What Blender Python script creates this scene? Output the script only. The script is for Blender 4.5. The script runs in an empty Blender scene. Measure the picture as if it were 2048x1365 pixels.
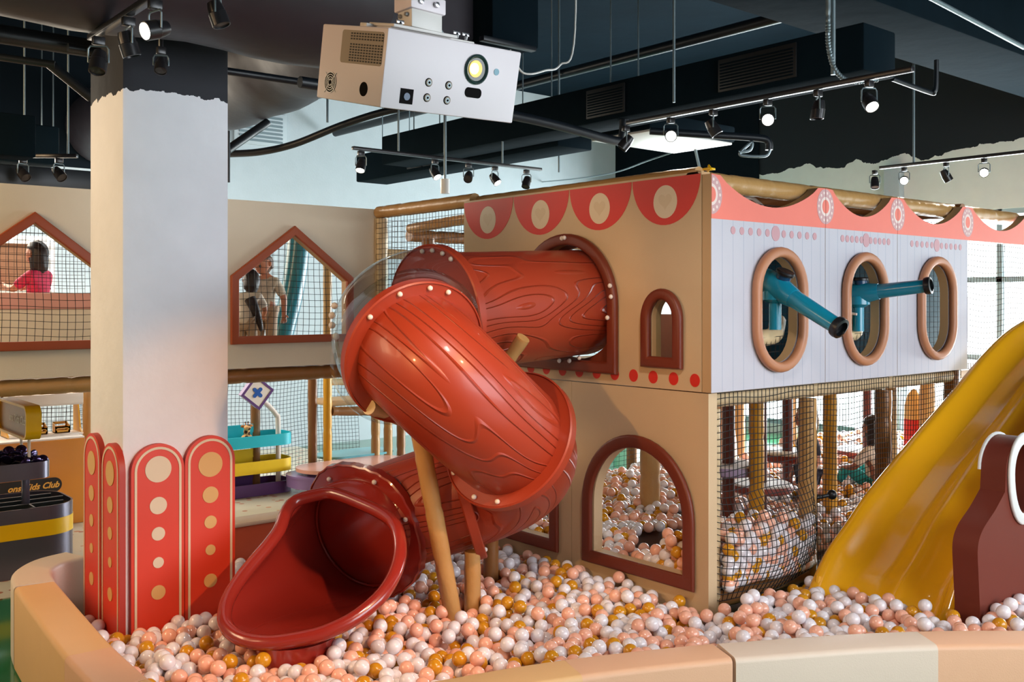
import bpy, bmesh, math, random
import numpy as np
from mathutils import Vector, Matrix
from mathutils.geometry import tessellate_polygon
random.seed(7)
S = bpy.context.scene
C = S.collection
PI = math.pi

# ------------------------------------------------------------------ camera
# world axes: x and y follow the two walls of the play castle, its front corner stands at the origin
CV, SU = .767 / math.hypot(.767, .6416), .6416 / math.hypot(.767, .6416)
CAM = np.array([-4.145, -3.312, 1.8])
RT = np.array([CV, -SU, 0.]); FW = np.array([SU, CV, 0.])
FOC, CX, HY = 1963., 1024., 603.
cam = bpy.data.objects.new('camera', bpy.data.cameras.new('camera'))
C.objects.link(cam); S.camera = cam
cam.location = CAM
cam.rotation_euler = (PI / 2, 0, -math.atan2(SU, CV))
cam.data.sensor_width = 36; cam.data.lens = 36 * FOC / 2048
cam.data.shift_y = -(682.5 - HY) / 2048
cam.data.clip_start = .05; cam.data.clip_end = 100

# ------------------------------------------------------------------ view, world, big lights
S.view_settings.view_transform = 'Standard'; S.view_settings.look = 'None'
S.view_settings.exposure = 0.0; S.view_settings.gamma = 1.0
try: S.view_settings.use_curve_mapping = False
except Exception: pass
W = bpy.data.worlds.new('world'); S.world = W; W.use_nodes = True
W.node_tree.nodes['Background'].inputs[0].default_value = (.55, .72, .8, 1)
W.node_tree.nodes['Background'].inputs[1].default_value = .3
S.cycles.max_bounces = 6; S.cycles.diffuse_bounces = 3; S.cycles.glossy_bounces = 3
S.cycles.transmission_bounces = 4; S.cycles.transparent_max_bounces = 12
S.cycles.sample_clamp_indirect = 4.0

def lamp(name, kind, loc, target, energy, col, size=1.0, size_y=None, angle=40, blend=.3, parent=None):
    d = bpy.data.lights.new(name, kind); d.energy = energy; d.color = col
    if kind == 'AREA':
        d.size = size
        if size_y: d.shape = 'RECTANGLE'; d.size_y = size_y
    if kind == 'SPOT':
        d.spot_size = math.radians(angle); d.spot_blend = blend; d.shadow_soft_size = size
    if kind == 'POINT': d.shadow_soft_size = size
    o = bpy.data.objects.new(name, d); C.objects.link(o)
    o.location = loc
    o.rotation_euler = (Vector(target) - Vector(loc)).to_track_quat('-Z', 'Y').to_euler()
    return o
COOL = (.80, .90, 1.0); WARM = (1.0, .61, .33); NEUT = (1.0, .90, .78)
# daylight through the shop front behind the camera and through the window wall on the right
lamp('daylight_front', 'AREA', (1.2, -6.3, 2.3), (.4, 0, 1.3), 232, (.84, .88, 1.0), 6.0, 2.6)
lamp('daylight_right', 'AREA', (7.0, 3.4, 1.9), (0, 3.4, 1.0), 520, (.84, .95, 1.0), 7.0, 2.6)
lamp('daylight_right_low', 'AREA', (6.9, 1.6, 1.0), (2.0, 1.4, .4), 480, (.88, .96, 1.0), 5.5, 1.5)
# warm hall lamps out of frame on the left, ceiling spots and added fills
lamp('hall_lamp_light', 'AREA', (-7.2, 1.2, 3.6), (-1.5, 1.2, .9), 125, WARM, 2.2, 1.6)
lamp('hall_spot_light', 'SPOT', (-5.2, -1.2, 2.7), (-1.35, .4, 1.3), 300, (1.0, .58, .22), .06, angle=24, blend=.6)
lamp('column_spot_light', 'SPOT', (-1.2, -2.4, 3.0), (-2.0, 1.65, .25), 300, (1.0, .52, .24), .05, angle=36, blend=.45)
lamp('projector_side_fill', 'SPOT', (-5.0, -.4, 2.9), (-2.7, -1.2, 2.38), 42, (1.0, .56, .22), .04, angle=22, blend=.6)  # added spot that warms the projector's left side, no fixture behind it
lamp('tunnel_spot_light', 'SPOT', (-2.4, -.9, 3.0), (-.25, 1.0, 2.0), 60, (1.0, .6, .28), .04, angle=26, blend=.6)
lamp('pit_spot_light', 'SPOT', (-1.8, -1.6, 3.4), (-.6, .0, .2), 160, (1.0, .88, .78), .15, angle=80, blend=.6)
lamp('back_wall_light', 'AREA', (1.0, 5.6, 4.3), (1.5, 7.7, 3.0), 12, (.72, .92, 1.0), 5.0, 1.0)
lamp('passage_fill', 'AREA', (-2.2, 6.6, 3.0), (-2.0, 4.6, .8), 140, (1.0, .86, .68), 3.0, 1.2)  # added area fill that brightens the passage under the house deck
lamp('counter_fill', 'AREA', (-5.6, 2.2, 3.2), (-3.0, 4.2, 1.0), 80, (1.0, .74, .44), 1.5, 1.5)  # added warm fill for the counter front and left house wall
lamp('passage_back_fill', 'AREA', (-1.6, 5.6, 3.0), (-1.4, 7.7, .6), 90, (.95, 1.0, .98), 3.0, .6)  # added fill that lifts the lower back wall behind the passage

# ------------------------------------------------------------------ pixel measurements -> places in the room
def ray(px, py): return FW + RT * (px - CX) / FOC + np.array([0, 0, 1.]) * (HY - py) / FOC
def at(px, py, Y): return CAM + ray(px, py) * Y
def onx(px, py, x): r = ray(px, py); return CAM + r * ((x - CAM[0]) / r[0])
def ony(px, py, y): r = ray(px, py); return CAM + r * ((y - CAM[1]) / r[1])
def onz(px, py, z): r = ray(px, py); return CAM + r * ((z - CAM[2]) / r[2])
def proj(p):
    d = np.asarray(p, float) - CAM; Y = d @ FW
    return np.stack([CX + FOC * (d @ RT) / Y, HY - FOC * d[..., 2] / Y, Y], -1)

# ------------------------------------------------------------------ materials
def srgb(r, g, b):
    f = lambda c: (c / 255 / 12.92) if c / 255 <= .04045 else ((c / 255 + .055) / 1.055) ** 2.4
    return (f(r), f(g), f(b), 1)
MATS = {}
def mat(name, col, rough=.5, metal=0., spec=.5, coat=0., var=.06, vscale=6., bump=0., bscale=60., emit=None, estr=0., build=None):
    m = bpy.data.materials.new(name); m.use_nodes = True; nt = m.node_tree; b = nt.nodes['Principled BSDF']
    b.inputs['Roughness'].default_value = rough; b.inputs['Metallic'].default_value = metal
    b.inputs['Specular IOR Level'].default_value = spec; b.inputs['Coat Weight'].default_value = coat
    b.inputs['Coat Roughness'].default_value = .08
    tc = nt.nodes.new('ShaderNodeTexCoord')
    n = nt.nodes.new('ShaderNodeTexNoise'); n.inputs['Scale'].default_value = vscale; n.inputs['Detail'].default_value = 4
    nt.links.new(tc.outputs['Object'], n.inputs['Vector'])
    mx = nt.nodes.new('ShaderNodeMix'); mx.data_type = 'RGBA'
    mx.inputs[6].default_value = tuple(c * (1 - var) for c in col[:3]) + (1,)
    mx.inputs[7].default_value = tuple(min(1, c * (1 + var)) for c in col[:3]) + (1,)
    nt.links.new(n.outputs['Fac'], mx.inputs[0]); nt.links.new(mx.outputs[2], b.inputs['Base Color'])
    if bump:
        n2 = nt.nodes.new('ShaderNodeTexNoise'); n2.inputs['Scale'].default_value = bscale; n2.inputs['Detail'].default_value = 3
        nt.links.new(tc.outputs['Object'], n2.inputs['Vector'])
        bp = nt.nodes.new('ShaderNodeBump'); bp.inputs['Strength'].default_value = bump; bp.inputs['Distance'].default_value = .01
        nt.links.new(n2.outputs['Fac'], bp.inputs['Height']); nt.links.new(bp.outputs['Normal'], b.inputs['Normal'])
    if emit:
        b.inputs['Emission Color'].default_value = emit; b.inputs['Emission Strength'].default_value = estr
    if build: build(nt, b, tc)
    MATS[name] = m; return m

def N(nt, kind, **kw):
    n = nt.nodes.new('ShaderNode' + kind)
    for k, v in kw.items():
        if k.startswith('i_'): n.inputs[int(k[2:])].default_value = v
        else: setattr(n, k, v)
    return n
def math_node(nt, op, a, b=None, clamp=False):
    n = nt.nodes.new('ShaderNodeMath'); n.operation = op; n.use_clamp = clamp
    for i, v in enumerate((a, b)):
        if v is None: continue
        if isinstance(v, (int, float)): n.inputs[i].default_value = v
        else: nt.links.new(v, n.inputs[i])
    return n.outputs[0]

def grain_build(nt, b, tc):                      # raised contour lines of moulded wood grain, from the tube's own uv
    mp = N(nt, 'Mapping'); nt.links.new(tc.outputs['UV'], mp.inputs['Vector'])
    mp.inputs['Scale'].default_value = (.75, 3.2, 1)
    nz = N(nt, 'TexNoise'); nz.inputs['Scale'].default_value = 1.15; nz.inputs['Detail'].default_value = 0.6
    nz.inputs['Distortion'].default_value = .25
    nt.links.new(mp.outputs['Vector'], nz.inputs['Vector'])
    t = math_node(nt, 'MULTIPLY', nz.outputs['Fac'], 16.0)
    fr = math_node(nt, 'FRACT', t)
    d = math_node(nt, 'ABSOLUTE', math_node(nt, 'SUBTRACT', fr, .5))
    h = math_node(nt, 'SUBTRACT', 1.0, math_node(nt, 'DIVIDE', d, .10, ), True)
    bp = N(nt, 'Bump'); bp.inputs['Strength'].default_value = 1.0; bp.inputs['Distance'].default_value = .006
    nt.links.new(h, bp.inputs['Height']); nt.links.new(bp.outputs['Normal'], b.inputs['Normal'])

def plank_build(nt, b, tc):                      # fine printed vertical lines on the white panels
    sx = N(nt, 'SeparateXYZ'); geo = N(nt, 'NewGeometry'); nt.links.new(geo.outputs['Position'], sx.inputs[0])
    fr = math_node(nt, 'FRACT', math_node(nt, 'DIVIDE', sx.outputs[0], .093))
    ln = math_node(nt, 'LESS_THAN', fr, .035)
    zc = math_node(nt, 'LESS_THAN', sx.outputs[2], 2.24)
    k = math_node(nt, 'MULTIPLY', ln, zc)
    mx = N(nt, 'Mix', data_type='RGBA'); old = b.inputs['Base Color'].links[0].from_socket
    nt.links.new(k, mx.inputs[0]); nt.links.new(old, mx.inputs[6]); mx.inputs[7].default_value = srgb(150, 158, 178)
    nt.links.new(mx.outputs[2], b.inputs['Base Color'])

def terrazzo_build(nt, b, tc):
    vo = N(nt, 'TexVoronoi'); vo.inputs['Scale'].default_value = 11; vo.inputs['Randomness'].default_value = 1
    geo = N(nt, 'NewGeometry'); nt.links.new(geo.outputs['Position'], vo.inputs['Vector'])
    chip = math_node(nt, 'LESS_THAN', vo.outputs['Distance'], .27)
    sx = N(nt, 'SeparateXYZ'); nt.links.new(vo.outputs['Color'], sx.inputs[0])
    sel = math_node(nt, 'GREATER_THAN', sx.outputs[1], .45)
    k = math_node(nt, 'MULTIPLY', chip, sel)
    rp = N(nt, 'ValToRGB'); nt.links.new(sx.outputs[0], rp.inputs[0])
    rp.color_ramp.elements[0].color = srgb(150, 66, 50); rp.color_ramp.elements[1].color = srgb(206, 150, 110)
    mx = N(nt, 'Mix', data_type='RGBA'); old = b.inputs['Base Color'].links[0].from_socket
    nt.links.new(k, mx.inputs[0]); nt.links.new(old, mx.inputs[6]); nt.links.new(rp.outputs[0], mx.inputs[7])
    nt.links.new(mx.outputs[2], b.inputs['Base Color'])

def black_top_build(z0, amp, sc, black):         # black paint rolled down to a ragged edge
    def f(nt, b, tc):
        geo = N(nt, 'NewGeometry'); sx = N(nt, 'SeparateXYZ'); nt.links.new(geo.outputs['Position'], sx.inputs[0])
        nz = N(nt, 'TexNoise'); nz.inputs['Scale'].default_value = sc; nz.inputs['Detail'].default_value = 6
        nt.links.new(geo.outputs['Position'], nz.inputs['Vector'])
        e = math_node(nt, 'MULTIPLY', math_node(nt, 'SUBTRACT', nz.outputs['Fac'], .5), amp)
        k = math_node(nt, 'GREATER_THAN', math_node(nt, 'ADD', sx.outputs[2], e), z0)
        mx = N(nt, 'Mix', data_type='RGBA'); old = b.inputs['Base Color'].links[0].from_socket
        nt.links.new(k, mx.inputs[0]); nt.links.new(old, mx.inputs[6]); mx.inputs[7].default_value = black
        nt.links.new(mx.outputs[2], b.inputs['Base Color'])
    return f

def giraffe_build(nt, b, tc):
    vo = N(nt, 'TexVoronoi'); vo.inputs['Scale'].default_value = 22
    nt.links.new(tc.outputs['Object'], vo.inputs['Vector'])
    k = math_node(nt, 'LESS_THAN', vo.outputs['Distance'], .42)
    mx = N(nt, 'Mix', data_type='RGBA'); old = b.inputs['Base Color'].links[0].from_socket
    nt.links.new(k, mx.inputs[0]); nt.links.new(old, mx.inputs[6]); mx.inputs[7].default_value = srgb(70, 38, 20)
    nt.links.new(mx.outputs[2], b.inputs['Base Color'])

def clear_plastic(name, tint, refl=.10):
    m = bpy.data.materials.new(name); m.use_nodes = True; nt = m.node_tree; nt.nodes.clear()
    out = N(nt, 'OutputMaterial'); tr = N(nt, 'BsdfTransparent'); gl = N(nt, 'BsdfGlossy')
    nz = N(nt, 'TexNoise'); nz.inputs['Scale'].default_value = 3
    rp = N(nt, 'ValToRGB'); nt.links.new(nz.outputs['Fac'], rp.inputs[0])
    rp.color_ramp.elements[0].color = tuple(c * .93 for c in tint[:3]) + (1,); rp.color_ramp.elements[1].color = tint
    nt.links.new(rp.outputs[0], tr.inputs[0]); gl.inputs['Roughness'].default_value = .04
    lw = N(nt, 'LayerWeight'); lw.inputs['Blend'].default_value = .45
    f = math_node(nt, 'ADD', math_node(nt, 'MULTIPLY', math_node(nt, 'POWER', lw.outputs['Facing'], 3.0), .6), refl, True)
    mx = N(nt, 'MixShader'); nt.links.new(f, mx.inputs[0]); nt.links.new(tr.outputs[0], mx.inputs[1]); nt.links.new(gl.outputs[0], mx.inputs[2])
    nt.links.new(mx.outputs[0], out.inputs[0]); MATS[name] = m; return m

mat('white_wall', srgb(174, 184, 188), .8, bump=.15, bscale=40)
mat('white_wall_black_top', srgb(220, 224, 216), .8, build=black_top_build(3.58, .32, 3.0, srgb(10, 18, 24)))
mat('column_paint', srgb(243, 243, 248), .7, bump=.35, bscale=14, build=black_top_build(2.855, .17, 9.0, srgb(34, 36, 44)))
mat('black_wall', srgb(9, 18, 24), .85, spec=.1, bump=.3, bscale=8)
mat('black_ceiling', srgb(8, 22, 30), .9, spec=.05, var=.3, vscale=2, bump=.5, bscale=5)
mat('duct_black', srgb(15, 26, 32), .95, spec=.03, var=.25, vscale=3, bump=.8, bscale=4)
mat('duct_wrap', srgb(46, 40, 46), .5, var=.3, vscale=1.5, bump=1.0, bscale=3)
mat('grille_black', srgb(8, 10, 12), .6)
mat('pipe_black', srgb(18, 24, 30), .4, var=.2)
mat('green_floor', srgb(22, 110, 66), .12, var=.15, vscale=2, coat=.4)
mat('terrazzo', srgb(206, 198, 176), .35, build=terrazzo_build)
mat('pit_floor', srgb(176, 150, 140), .3, var=.1)
mat('cream_vinyl', srgb(208, 180, 142), .55, var=.04, bump=.12, bscale=220)
mat('house_vinyl', srgb(224, 210, 186), .55, var=.04, bump=.12, bscale=220)
mat('white_vinyl', srgb(194, 191, 200), .5, var=.03, bump=.1, bscale=220, build=plank_build)
mat('edge_tan', srgb(196, 160, 116), .6)
mat('print_red', srgb(214, 44, 32), .5, var=.05)
mat('print_coral', srgb(240, 122, 104), .5, var=.04)
mat('print_cream', srgb(228, 210, 180), .5, var=.04)
mat('print_heart', srgb(221, 201, 168), .5, var=.04)
mat('print_mauve', srgb(206, 160, 160), .5, var=.04)
mat('print_white', srgb(236, 214, 206), .5, var=.04)
mat('print_dot', srgb(200, 150, 156), .5, var=.04)
mat('print_gold', srgb(222, 176, 108), .5, var=.04)
mat('petal_red', srgb(222, 62, 36), .45, var=.06, vscale=2)
mat('petal_edge', srgb(180, 50, 34), .5)
mat('brown_vinyl', srgb(112, 44, 24), .45, var=.08, bump=.1, bscale=150)
mat('rust_vinyl', srgb(158, 72, 34), .5, var=.06)
mat('oval_brown', srgb(186, 124, 88), .45, var=.08)
mat('slide_red', srgb(154, 54, 30), .38, var=.06, vscale=2, coat=.12, build=grain_build)
mat('slide_lip', srgb(150, 42, 32), .26, var=.06, vscale=2, coat=.6)
mat('slide_inside', srgb(112, 16, 20), .4, var=.06)
mat('cap_white', srgb(232, 220, 210), .4)
mat('steel', srgb(170, 170, 172), .3, metal=1.)
mat('pipe_tan', srgb(186, 142, 86), .32, var=.1, vscale=8, bump=.3, bscale=26)
mat('pipe_brown', srgb(140, 92, 48), .35, var=.1, vscale=8, bump=.3, bscale=26)
mat('pipe_cream', srgb(216, 190, 148), .4, var=.06, vscale=8, bump=.2, bscale=26)
mat('pipe_yellow', srgb(214, 152, 30), .35, var=.08)
mat('pipe_maroon', srgb(98, 36, 26), .4, var=.08)
mat('net_black', srgb(22, 22, 24), .8)
mat('net_brown', srgb(70, 52, 40), .8)
mat('pad_peach', srgb(238, 186, 148), .5, var=.03, bump=.08, bscale=200)
mat('pad_cream', srgb(232, 212, 192), .5, var=.03, bump=.08, bscale=200)
mat('pad_gold', srgb(238, 190, 132), .5, var=.03, bump=.08, bscale=200)
mat('pad_red', srgb(206, 92, 60), .5, var=.04)
mat('yellow_slide', srgb(240, 172, 22), .2, var=.03, coat=.5)
mat('toy_brown', srgb(112, 48, 34), .6, spec=.25, var=.05)
mat('toy_white', srgb(226, 226, 222), .4)
mat('teal', srgb(22, 118, 138), .3, var=.06, coat=.2)
mat('teal_dark', srgb(6, 52, 64), .8, spec=.2, var=.1)
mat('cannon_blue', srgb(18, 134, 164), .25, var=.04, coat=.3)
mat('cannon_dark', srgb(10, 60, 96), .3)
mat('rubber', srgb(16, 18, 22), .35)
mat('cannon_hole', srgb(10, 46, 84), .6)
mat('lavender', srgb(172, 152, 182), .5)
mat('stool_red', srgb(150, 62, 48), .5)
mat('stool_white', srgb(236, 230, 226), .5)
mat('case_white', srgb(232, 222, 226), .45, var=.02)
mat('bracket_white', srgb(214, 212, 206), .4)
mat('bracket_shade', srgb(160, 146, 130), .6)
mat('slot_black', srgb(20, 18, 18), .9, spec=.1)
mat('lens_ring', srgb(60, 84, 84), .2, metal=.4)
mat('lens_inside', srgb(40, 46, 20), .2)
mat('lens_lit', srgb(255, 240, 190), .3, emit=(1, .86, .5, 1), estr=7)
mat('lens_amber', srgb(200, 150, 30), .3, emit=(1, .65, .08, 1), estr=.7)
mat('sensor_teal', srgb(70, 140, 160), .3)
mat('lamp_black', srgb(34, 32, 34), .3, var=.1)
mat('lamp_lit', srgb(255, 250, 235), .3, emit=(1, .95, .86, 1), estr=26)
mat('lamp_off', srgb(90, 84, 80), .2)
mat('rod_grey', srgb(120, 134, 138), .4, metal=.6)
mat('window_glow', srgb(255, 255, 255), .4, emit=(.90, .98, 1, 1), estr=3.2)
mat('window_frame', srgb(150, 170, 176), .4)
mat('wood_counter', srgb(206, 128, 38), .35, var=.12, vscale=3)
mat('shelf_white', srgb(238, 226, 214), .4)
mat('crate_yellow', srgb(236, 170, 60), .4)
mat('sign_black', srgb(24, 20, 20), .4)
mat('sign_gold', srgb(232, 170, 70), .4)
mat('sign_bronze', srgb(166, 118, 52), .3, metal=.15, var=.25, vscale=5)
mat('sign_cream', srgb(236, 222, 190), .4)
mat('stand_steel', srgb(104, 100, 114), .25, metal=.55, var=.1)
mat('stand_yellow', srgb(244, 190, 8), .3)
mat('stand_inside', srgb(14, 24, 24), .5)
mat('glasses', srgb(44, 30, 64), .08, metal=.7, var=.5, vscale=30)
mat('tray_turquoise', srgb(30, 186, 200), .4)
mat('tray_yellow', srgb(240, 196, 12), .4)
mat('tray_purple', srgb(96, 56, 120), .4)
mat('sign_blue', srgb(10, 84, 170), .4)
mat('plush', srgb(222, 170, 110), .9, build=giraffe_build)
mat('plush_plain', srgb(206, 130, 70), .9)
mat('table_pink', srgb(232, 170, 150), .25)
mat('table_lilac', srgb(150, 120, 170), .25)
mat('table_blue', srgb(120, 190, 200), .25)
mat('skin', srgb(190, 126, 98), .5, var=.04)
mat('skin_dark', srgb(150, 92, 66), .5, var=.04)
mat('hair_dark', srgb(38, 22, 22), .5, var=.3, vscale=40)
mat('hair_brown', srgb(92, 60, 42), .5, var=.3, vscale=40)
mat('hair_light', srgb(150, 120, 84), .5, var=.3, vscale=40)
mat('cloth_cream', srgb(196, 184, 166), .8, var=.6, vscale=34)
mat('cloth_khaki', srgb(176, 150, 126), .8)
mat('cloth_white', srgb(226, 212, 196), .8)
mat('cloth_teal', srgb(40, 160, 160), .8, var=.3, vscale=20)
mat('cloth_navy', srgb(40, 38, 58), .8)
mat('cloth_pink', srgb(206, 40, 84), .7, var=.4, vscale=30)
mat('cloth_magenta', srgb(214, 30, 120), .7, var=.2)
mat('mirror_bulb', srgb(255, 255, 255), .4, emit=(.85, .97, 1, 1), estr=4)
mat('mirror_glass', srgb(150, 110, 84), .25, metal=.3)
mat('counter_pink', srgb(222, 160, 146), .5)
mat('ball_white', srgb(240, 234, 238), .22, var=.02, coat=.4)
mat('ball_pink', srgb(248, 186, 160), .22, var=.03, coat=.4)
mat('ball_gold', srgb(214, 148, 28), .22, var=.04, coat=.4)
mat('concrete_grey', srgb(120, 126, 130), .6)
clear_plastic('clear_dome', (.94, .98, .98, 1), .06)
clear_plastic('clear_pane', (.93, .96, .95, 1), .04)

# ------------------------------------------------------------------ mesh helpers
class MB:
    def __init__(s): s.v = []; s.f = []; s.m = []; s.mats = []; s.uv = {}
    def mi(s, m):
        if m not in s.mats: s.mats.append(m)
        return s.mats.index(m)
    def add(s, vs, fs, m, uvs=None):
        o = len(s.v); k = s.mi(m)
        s.v += [tuple(map(float, p)) for p in vs]
        for i, f in enumerate(fs):
            s.f.append(tuple(o + j for j in f)); s.m.append(k)
            if uvs: s.uv[len(s.f) - 1] = uvs[i]
        return s
    def bm(s, b, m, M=None):
        b.verts.index_update()
        vs = [(M @ v.co if M else v.co) for v in b.verts]
        s.add(vs, [tuple(v.index for v in f.verts) for f in b.faces], m); b.free(); return s
    def box(s, lo, hi, m, bev=0, seg=2, rot=0):
        b = bmesh.new(); bmesh.ops.create_cube(b, size=1)
        d = [hi[i] - lo[i] for i in range(3)]; c = Vector([(hi[i] + lo[i]) / 2 for i in range(3)])
        for v in b.verts: v.co = Vector([v.co[i] * d[i] for i in range(3)])
        if bev: bmesh.ops.bevel(b, geom=b.edges[:], offset=min(bev, min(d) * .49), segments=seg, profile=.5, affect='EDGES')
        return s.bm(b, m, Matrix.Translation(c) @ Matrix.Rotation(rot, 4, 'Z'))
    def obox(s, c, dim, m, M=None, bev=0, seg=2):
        b = bmesh.new(); bmesh.ops.create_cube(b, size=1)
        for v in b.verts: v.co = Vector([v.co[i] * dim[i] for i in range(3)])
        if bev: bmesh.ops.bevel(b, geom=b.edges[:], offset=bev, segments=seg, profile=.5, affect='EDGES')
        return s.bm(b, m, Matrix.Translation(Vector(c)) @ (M.to_4x4() if M else Matrix.Identity(4)))
    def ball(s, c, r, m, sub=3, sc=(1, 1, 1), M=None):
        b = bmesh.new(); bmesh.ops.create_icosphere(b, subdivisions=sub, radius=r)
        for v in b.verts: v.co = Vector([v.co[i] * sc[i] for i in range(3)])
        return s.bm(b, m, Matrix.Translation(Vector(c)) @ (M.to_4x4() if M else Matrix.Identity(4)))
    def frames(s, P, closed=False):
        P = [Vector(p) for p in P]; n = len(P); T = []
        for i in range(n):
            a = P[i - 1] if (i or closed) else P[0]; b = P[(i + 1) % n] if (i < n - 1 or closed) else P[-1]
            T.append((b - a).normalized())
        up = Vector((0, 0, 1)) if abs(T[0].z) < .9 else Vector((1, 0, 0))
        u = (up - T[0] * up.dot(T[0])).normalized(); out = []
        for t in T:
            u = (u - t * u.dot(t)).normalized(); out.append((u, t.cross(u)))
        return P, T, out
    def tube(s, P, r, m, n=12, caps=True, closed=False, rf=None, uv=False, mi_in=None):
        P, T, F = s.frames(P, closed); L = 0; vs = []; Ls = []
        for i, p in enumerate(P):
            if i: L += (p - P[i - 1]).length
            Ls.append(L); rr = rf(L) if rf else (r[i] if isinstance(r, (list, tuple)) else r)
            for k in range(n):
                a = 2 * PI * k / n
                vs.append(p + (F[i][0] * math.cos(a) + F[i][1] * math.sin(a)) * rr)
        fs = []; uvs = []
        R0 = r if not isinstance(r, (list, tuple)) else r[0]
        for i in range(len(P) - (0 if closed else 1)):
            j = (i + 1) % len(P)
            for k in range(n):
                l = (k + 1) % n
                fs.append((i * n + k, j * n + k, j * n + l, i * n + l))
                v0, v1 = 2 * PI * R0 * k / n, 2 * PI * R0 * (k + 1) / n
                uvs.append([(Ls[i], v0), (Ls[j], v0), (Ls[j], v1), (Ls[i], v1)])
        if caps and not closed:
            fs += [tuple(range(n - 1, -1, -1)), tuple((len(P) - 1) * n + k for k in range(n))]
            uvs += [[(0, 0)] * n, [(0, 0)] * n]
        return s.add(vs, fs, m, uvs if uv else None)
    def lathe(s, prof, m, c=(0, 0, 0), axis=(0, 0, 1), n=24, sx=1, sy=1):
        a = Vector(axis).normalized(); u = a.orthogonal().normalized(); w = a.cross(u); c = Vector(c); vs = []; fs = []
        if abs(a.z) > .99: u, w = Vector((1, 0, 0)), Vector((0, 1, 0))
        for r, h in prof:
            for k in range(n):
                t = 2 * PI * k / n
                vs.append(c + a * h + u * (r * sx * math.cos(t)) + w * (r * sy * math.sin(t)))
        for i in range(len(prof) - 1):
            for k in range(n):
                l = (k + 1) % n; fs.append((i * n + k, i * n + l, (i + 1) * n + l, (i + 1) * n + k))
        if prof[0][0] > 1e-5: fs.append(tuple(range(n - 1, -1, -1)))
        if prof[-1][0] > 1e-5: fs.append(tuple((len(prof) - 1) * n + k for k in range(n)))
        return s.add(vs, fs, m)
    def prism(s, fn, outer, o0, o1, m, holes=(), side=None, front=None):
        loops = [list(outer)] + [list(h) for h in holes]
        flat = [p for l in loops for p in l]
        tris = tessellate_polygon([[Vector((p[0], p[1], 0)) for p in l] for l in loops])
        nf = len(flat)
        A = [fn(p[0], p[1], o1) for p in flat]; B = [fn(p[0], p[1], o0) for p in flat]
        s.add(A, [tuple(t) for t in tris], front or m)
        s.add(B, [tuple(t) for t in tris], m)
        o = 0; fs = []
        for l in loops:
            k = len(l)
            for i in range(k):
                j = (i + 1) % k; fs.append((o + i, o + j, nf + o + j, nf + o + i))
            o += k
        return s.add(A + B, fs, side or m)
    def sweep(s, fn, path, prof, m, closed=True):
        n = len(path); k = len(prof); vs = []
        for i in range(n):
            p = Vector(path[i]); a = Vector(path[i - 1]) if (i or closed) else p; b = Vector(path[(i + 1) % n]) if (i < n - 1 or closed) else p
            d1 = (p - a).normalized() if (p - a).length > 1e-9 else (b - p).normalized()
            d2 = (b - p).normalized() if (b - p).length > 1e-9 else d1
            n1 = Vector((d1.y, -d1.x)); n2 = Vector((d2.y, -d2.x)); mm = (n1 + n2)
            mm = mm / max(.3, mm.length_squared / 2) if mm.length > 1e-6 else n1
            for (q, o) in prof:
                w = p + mm * q; vs.append(fn(w.x, w.y, o))
        fs = []
        for i in range(n - (0 if closed else 1)):
            j = (i + 1) % n
            for t in range(k):
                u = (t + 1) % k; fs.append((i * k + t, i * k + u, j * k + u, j * k + t))
        if not closed: fs += [tuple(range(k)), tuple((n - 1) * k + t for t in range(k))]
        return s.add(vs, fs, m)
    def disc(s, fn, c, rx, ry, o0, o1, m, n=32): return s.prism(fn, ell(c, rx, ry, n), o0, o1, m)
    def net(s, fn, ns, nt, m, r=.0022, seg=None):
        seg = seg or max(ns, nt)
        for i in range(ns + 1): s.tube([fn(i / ns, k / seg) for k in range(seg + 1)], r, m, 3, False)
        for j in range(nt + 1): s.tube([fn(k / seg, j / nt) for k in range(seg + 1)], r, m, 3, False)
        return s
    def text(s, body, size, fn, m, off=.003, shear=.25, align='LEFT', bold=0.):
        cu = bpy.data.curves.new('t', 'FONT'); cu.body = body; cu.size = size; cu.shear = shear; cu.align_x = align; cu.offset = bold; cu.resolution_u = 3
        o = bpy.data.objects.new('t', cu); C.objects.link(o)
        me = bpy.data.meshes.new_from_object(o.evaluated_get(bpy.context.evaluated_depsgraph_get()))
        s.add([fn(v.co.x, v.co.y, off) for v in me.vertices], [tuple(p.vertices) for p in me.polygons], m)
        bpy.data.objects.remove(o); bpy.data.meshes.remove(me); return s
    def mesh(s, name, angle=35):
        me = bpy.data.meshes.new(name); me.from_pydata(s.v, [], s.f)
        for m in s.mats: me.materials.append(MATS[m])
        me.polygons.foreach_set('material_index', s.m)
        if s.uv:
            ul = me.uv_layers.new(name='UVMap')
            for p in me.polygons:
                q = s.uv.get(p.index)
                if q:
                    for k, li in enumerate(p.loop_indices): ul.data[li].uv = q[k]
        b = bmesh.new(); b.from_mesh(me); bmesh.ops.recalc_face_normals(b, faces=b.faces); b.to_mesh(me); b.free()
        me.polygons.foreach_set('use_smooth', [True] * len(me.polygons))
        me.set_sharp_from_angle(angle=math.radians(angle)); me.update()
        return me

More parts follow.
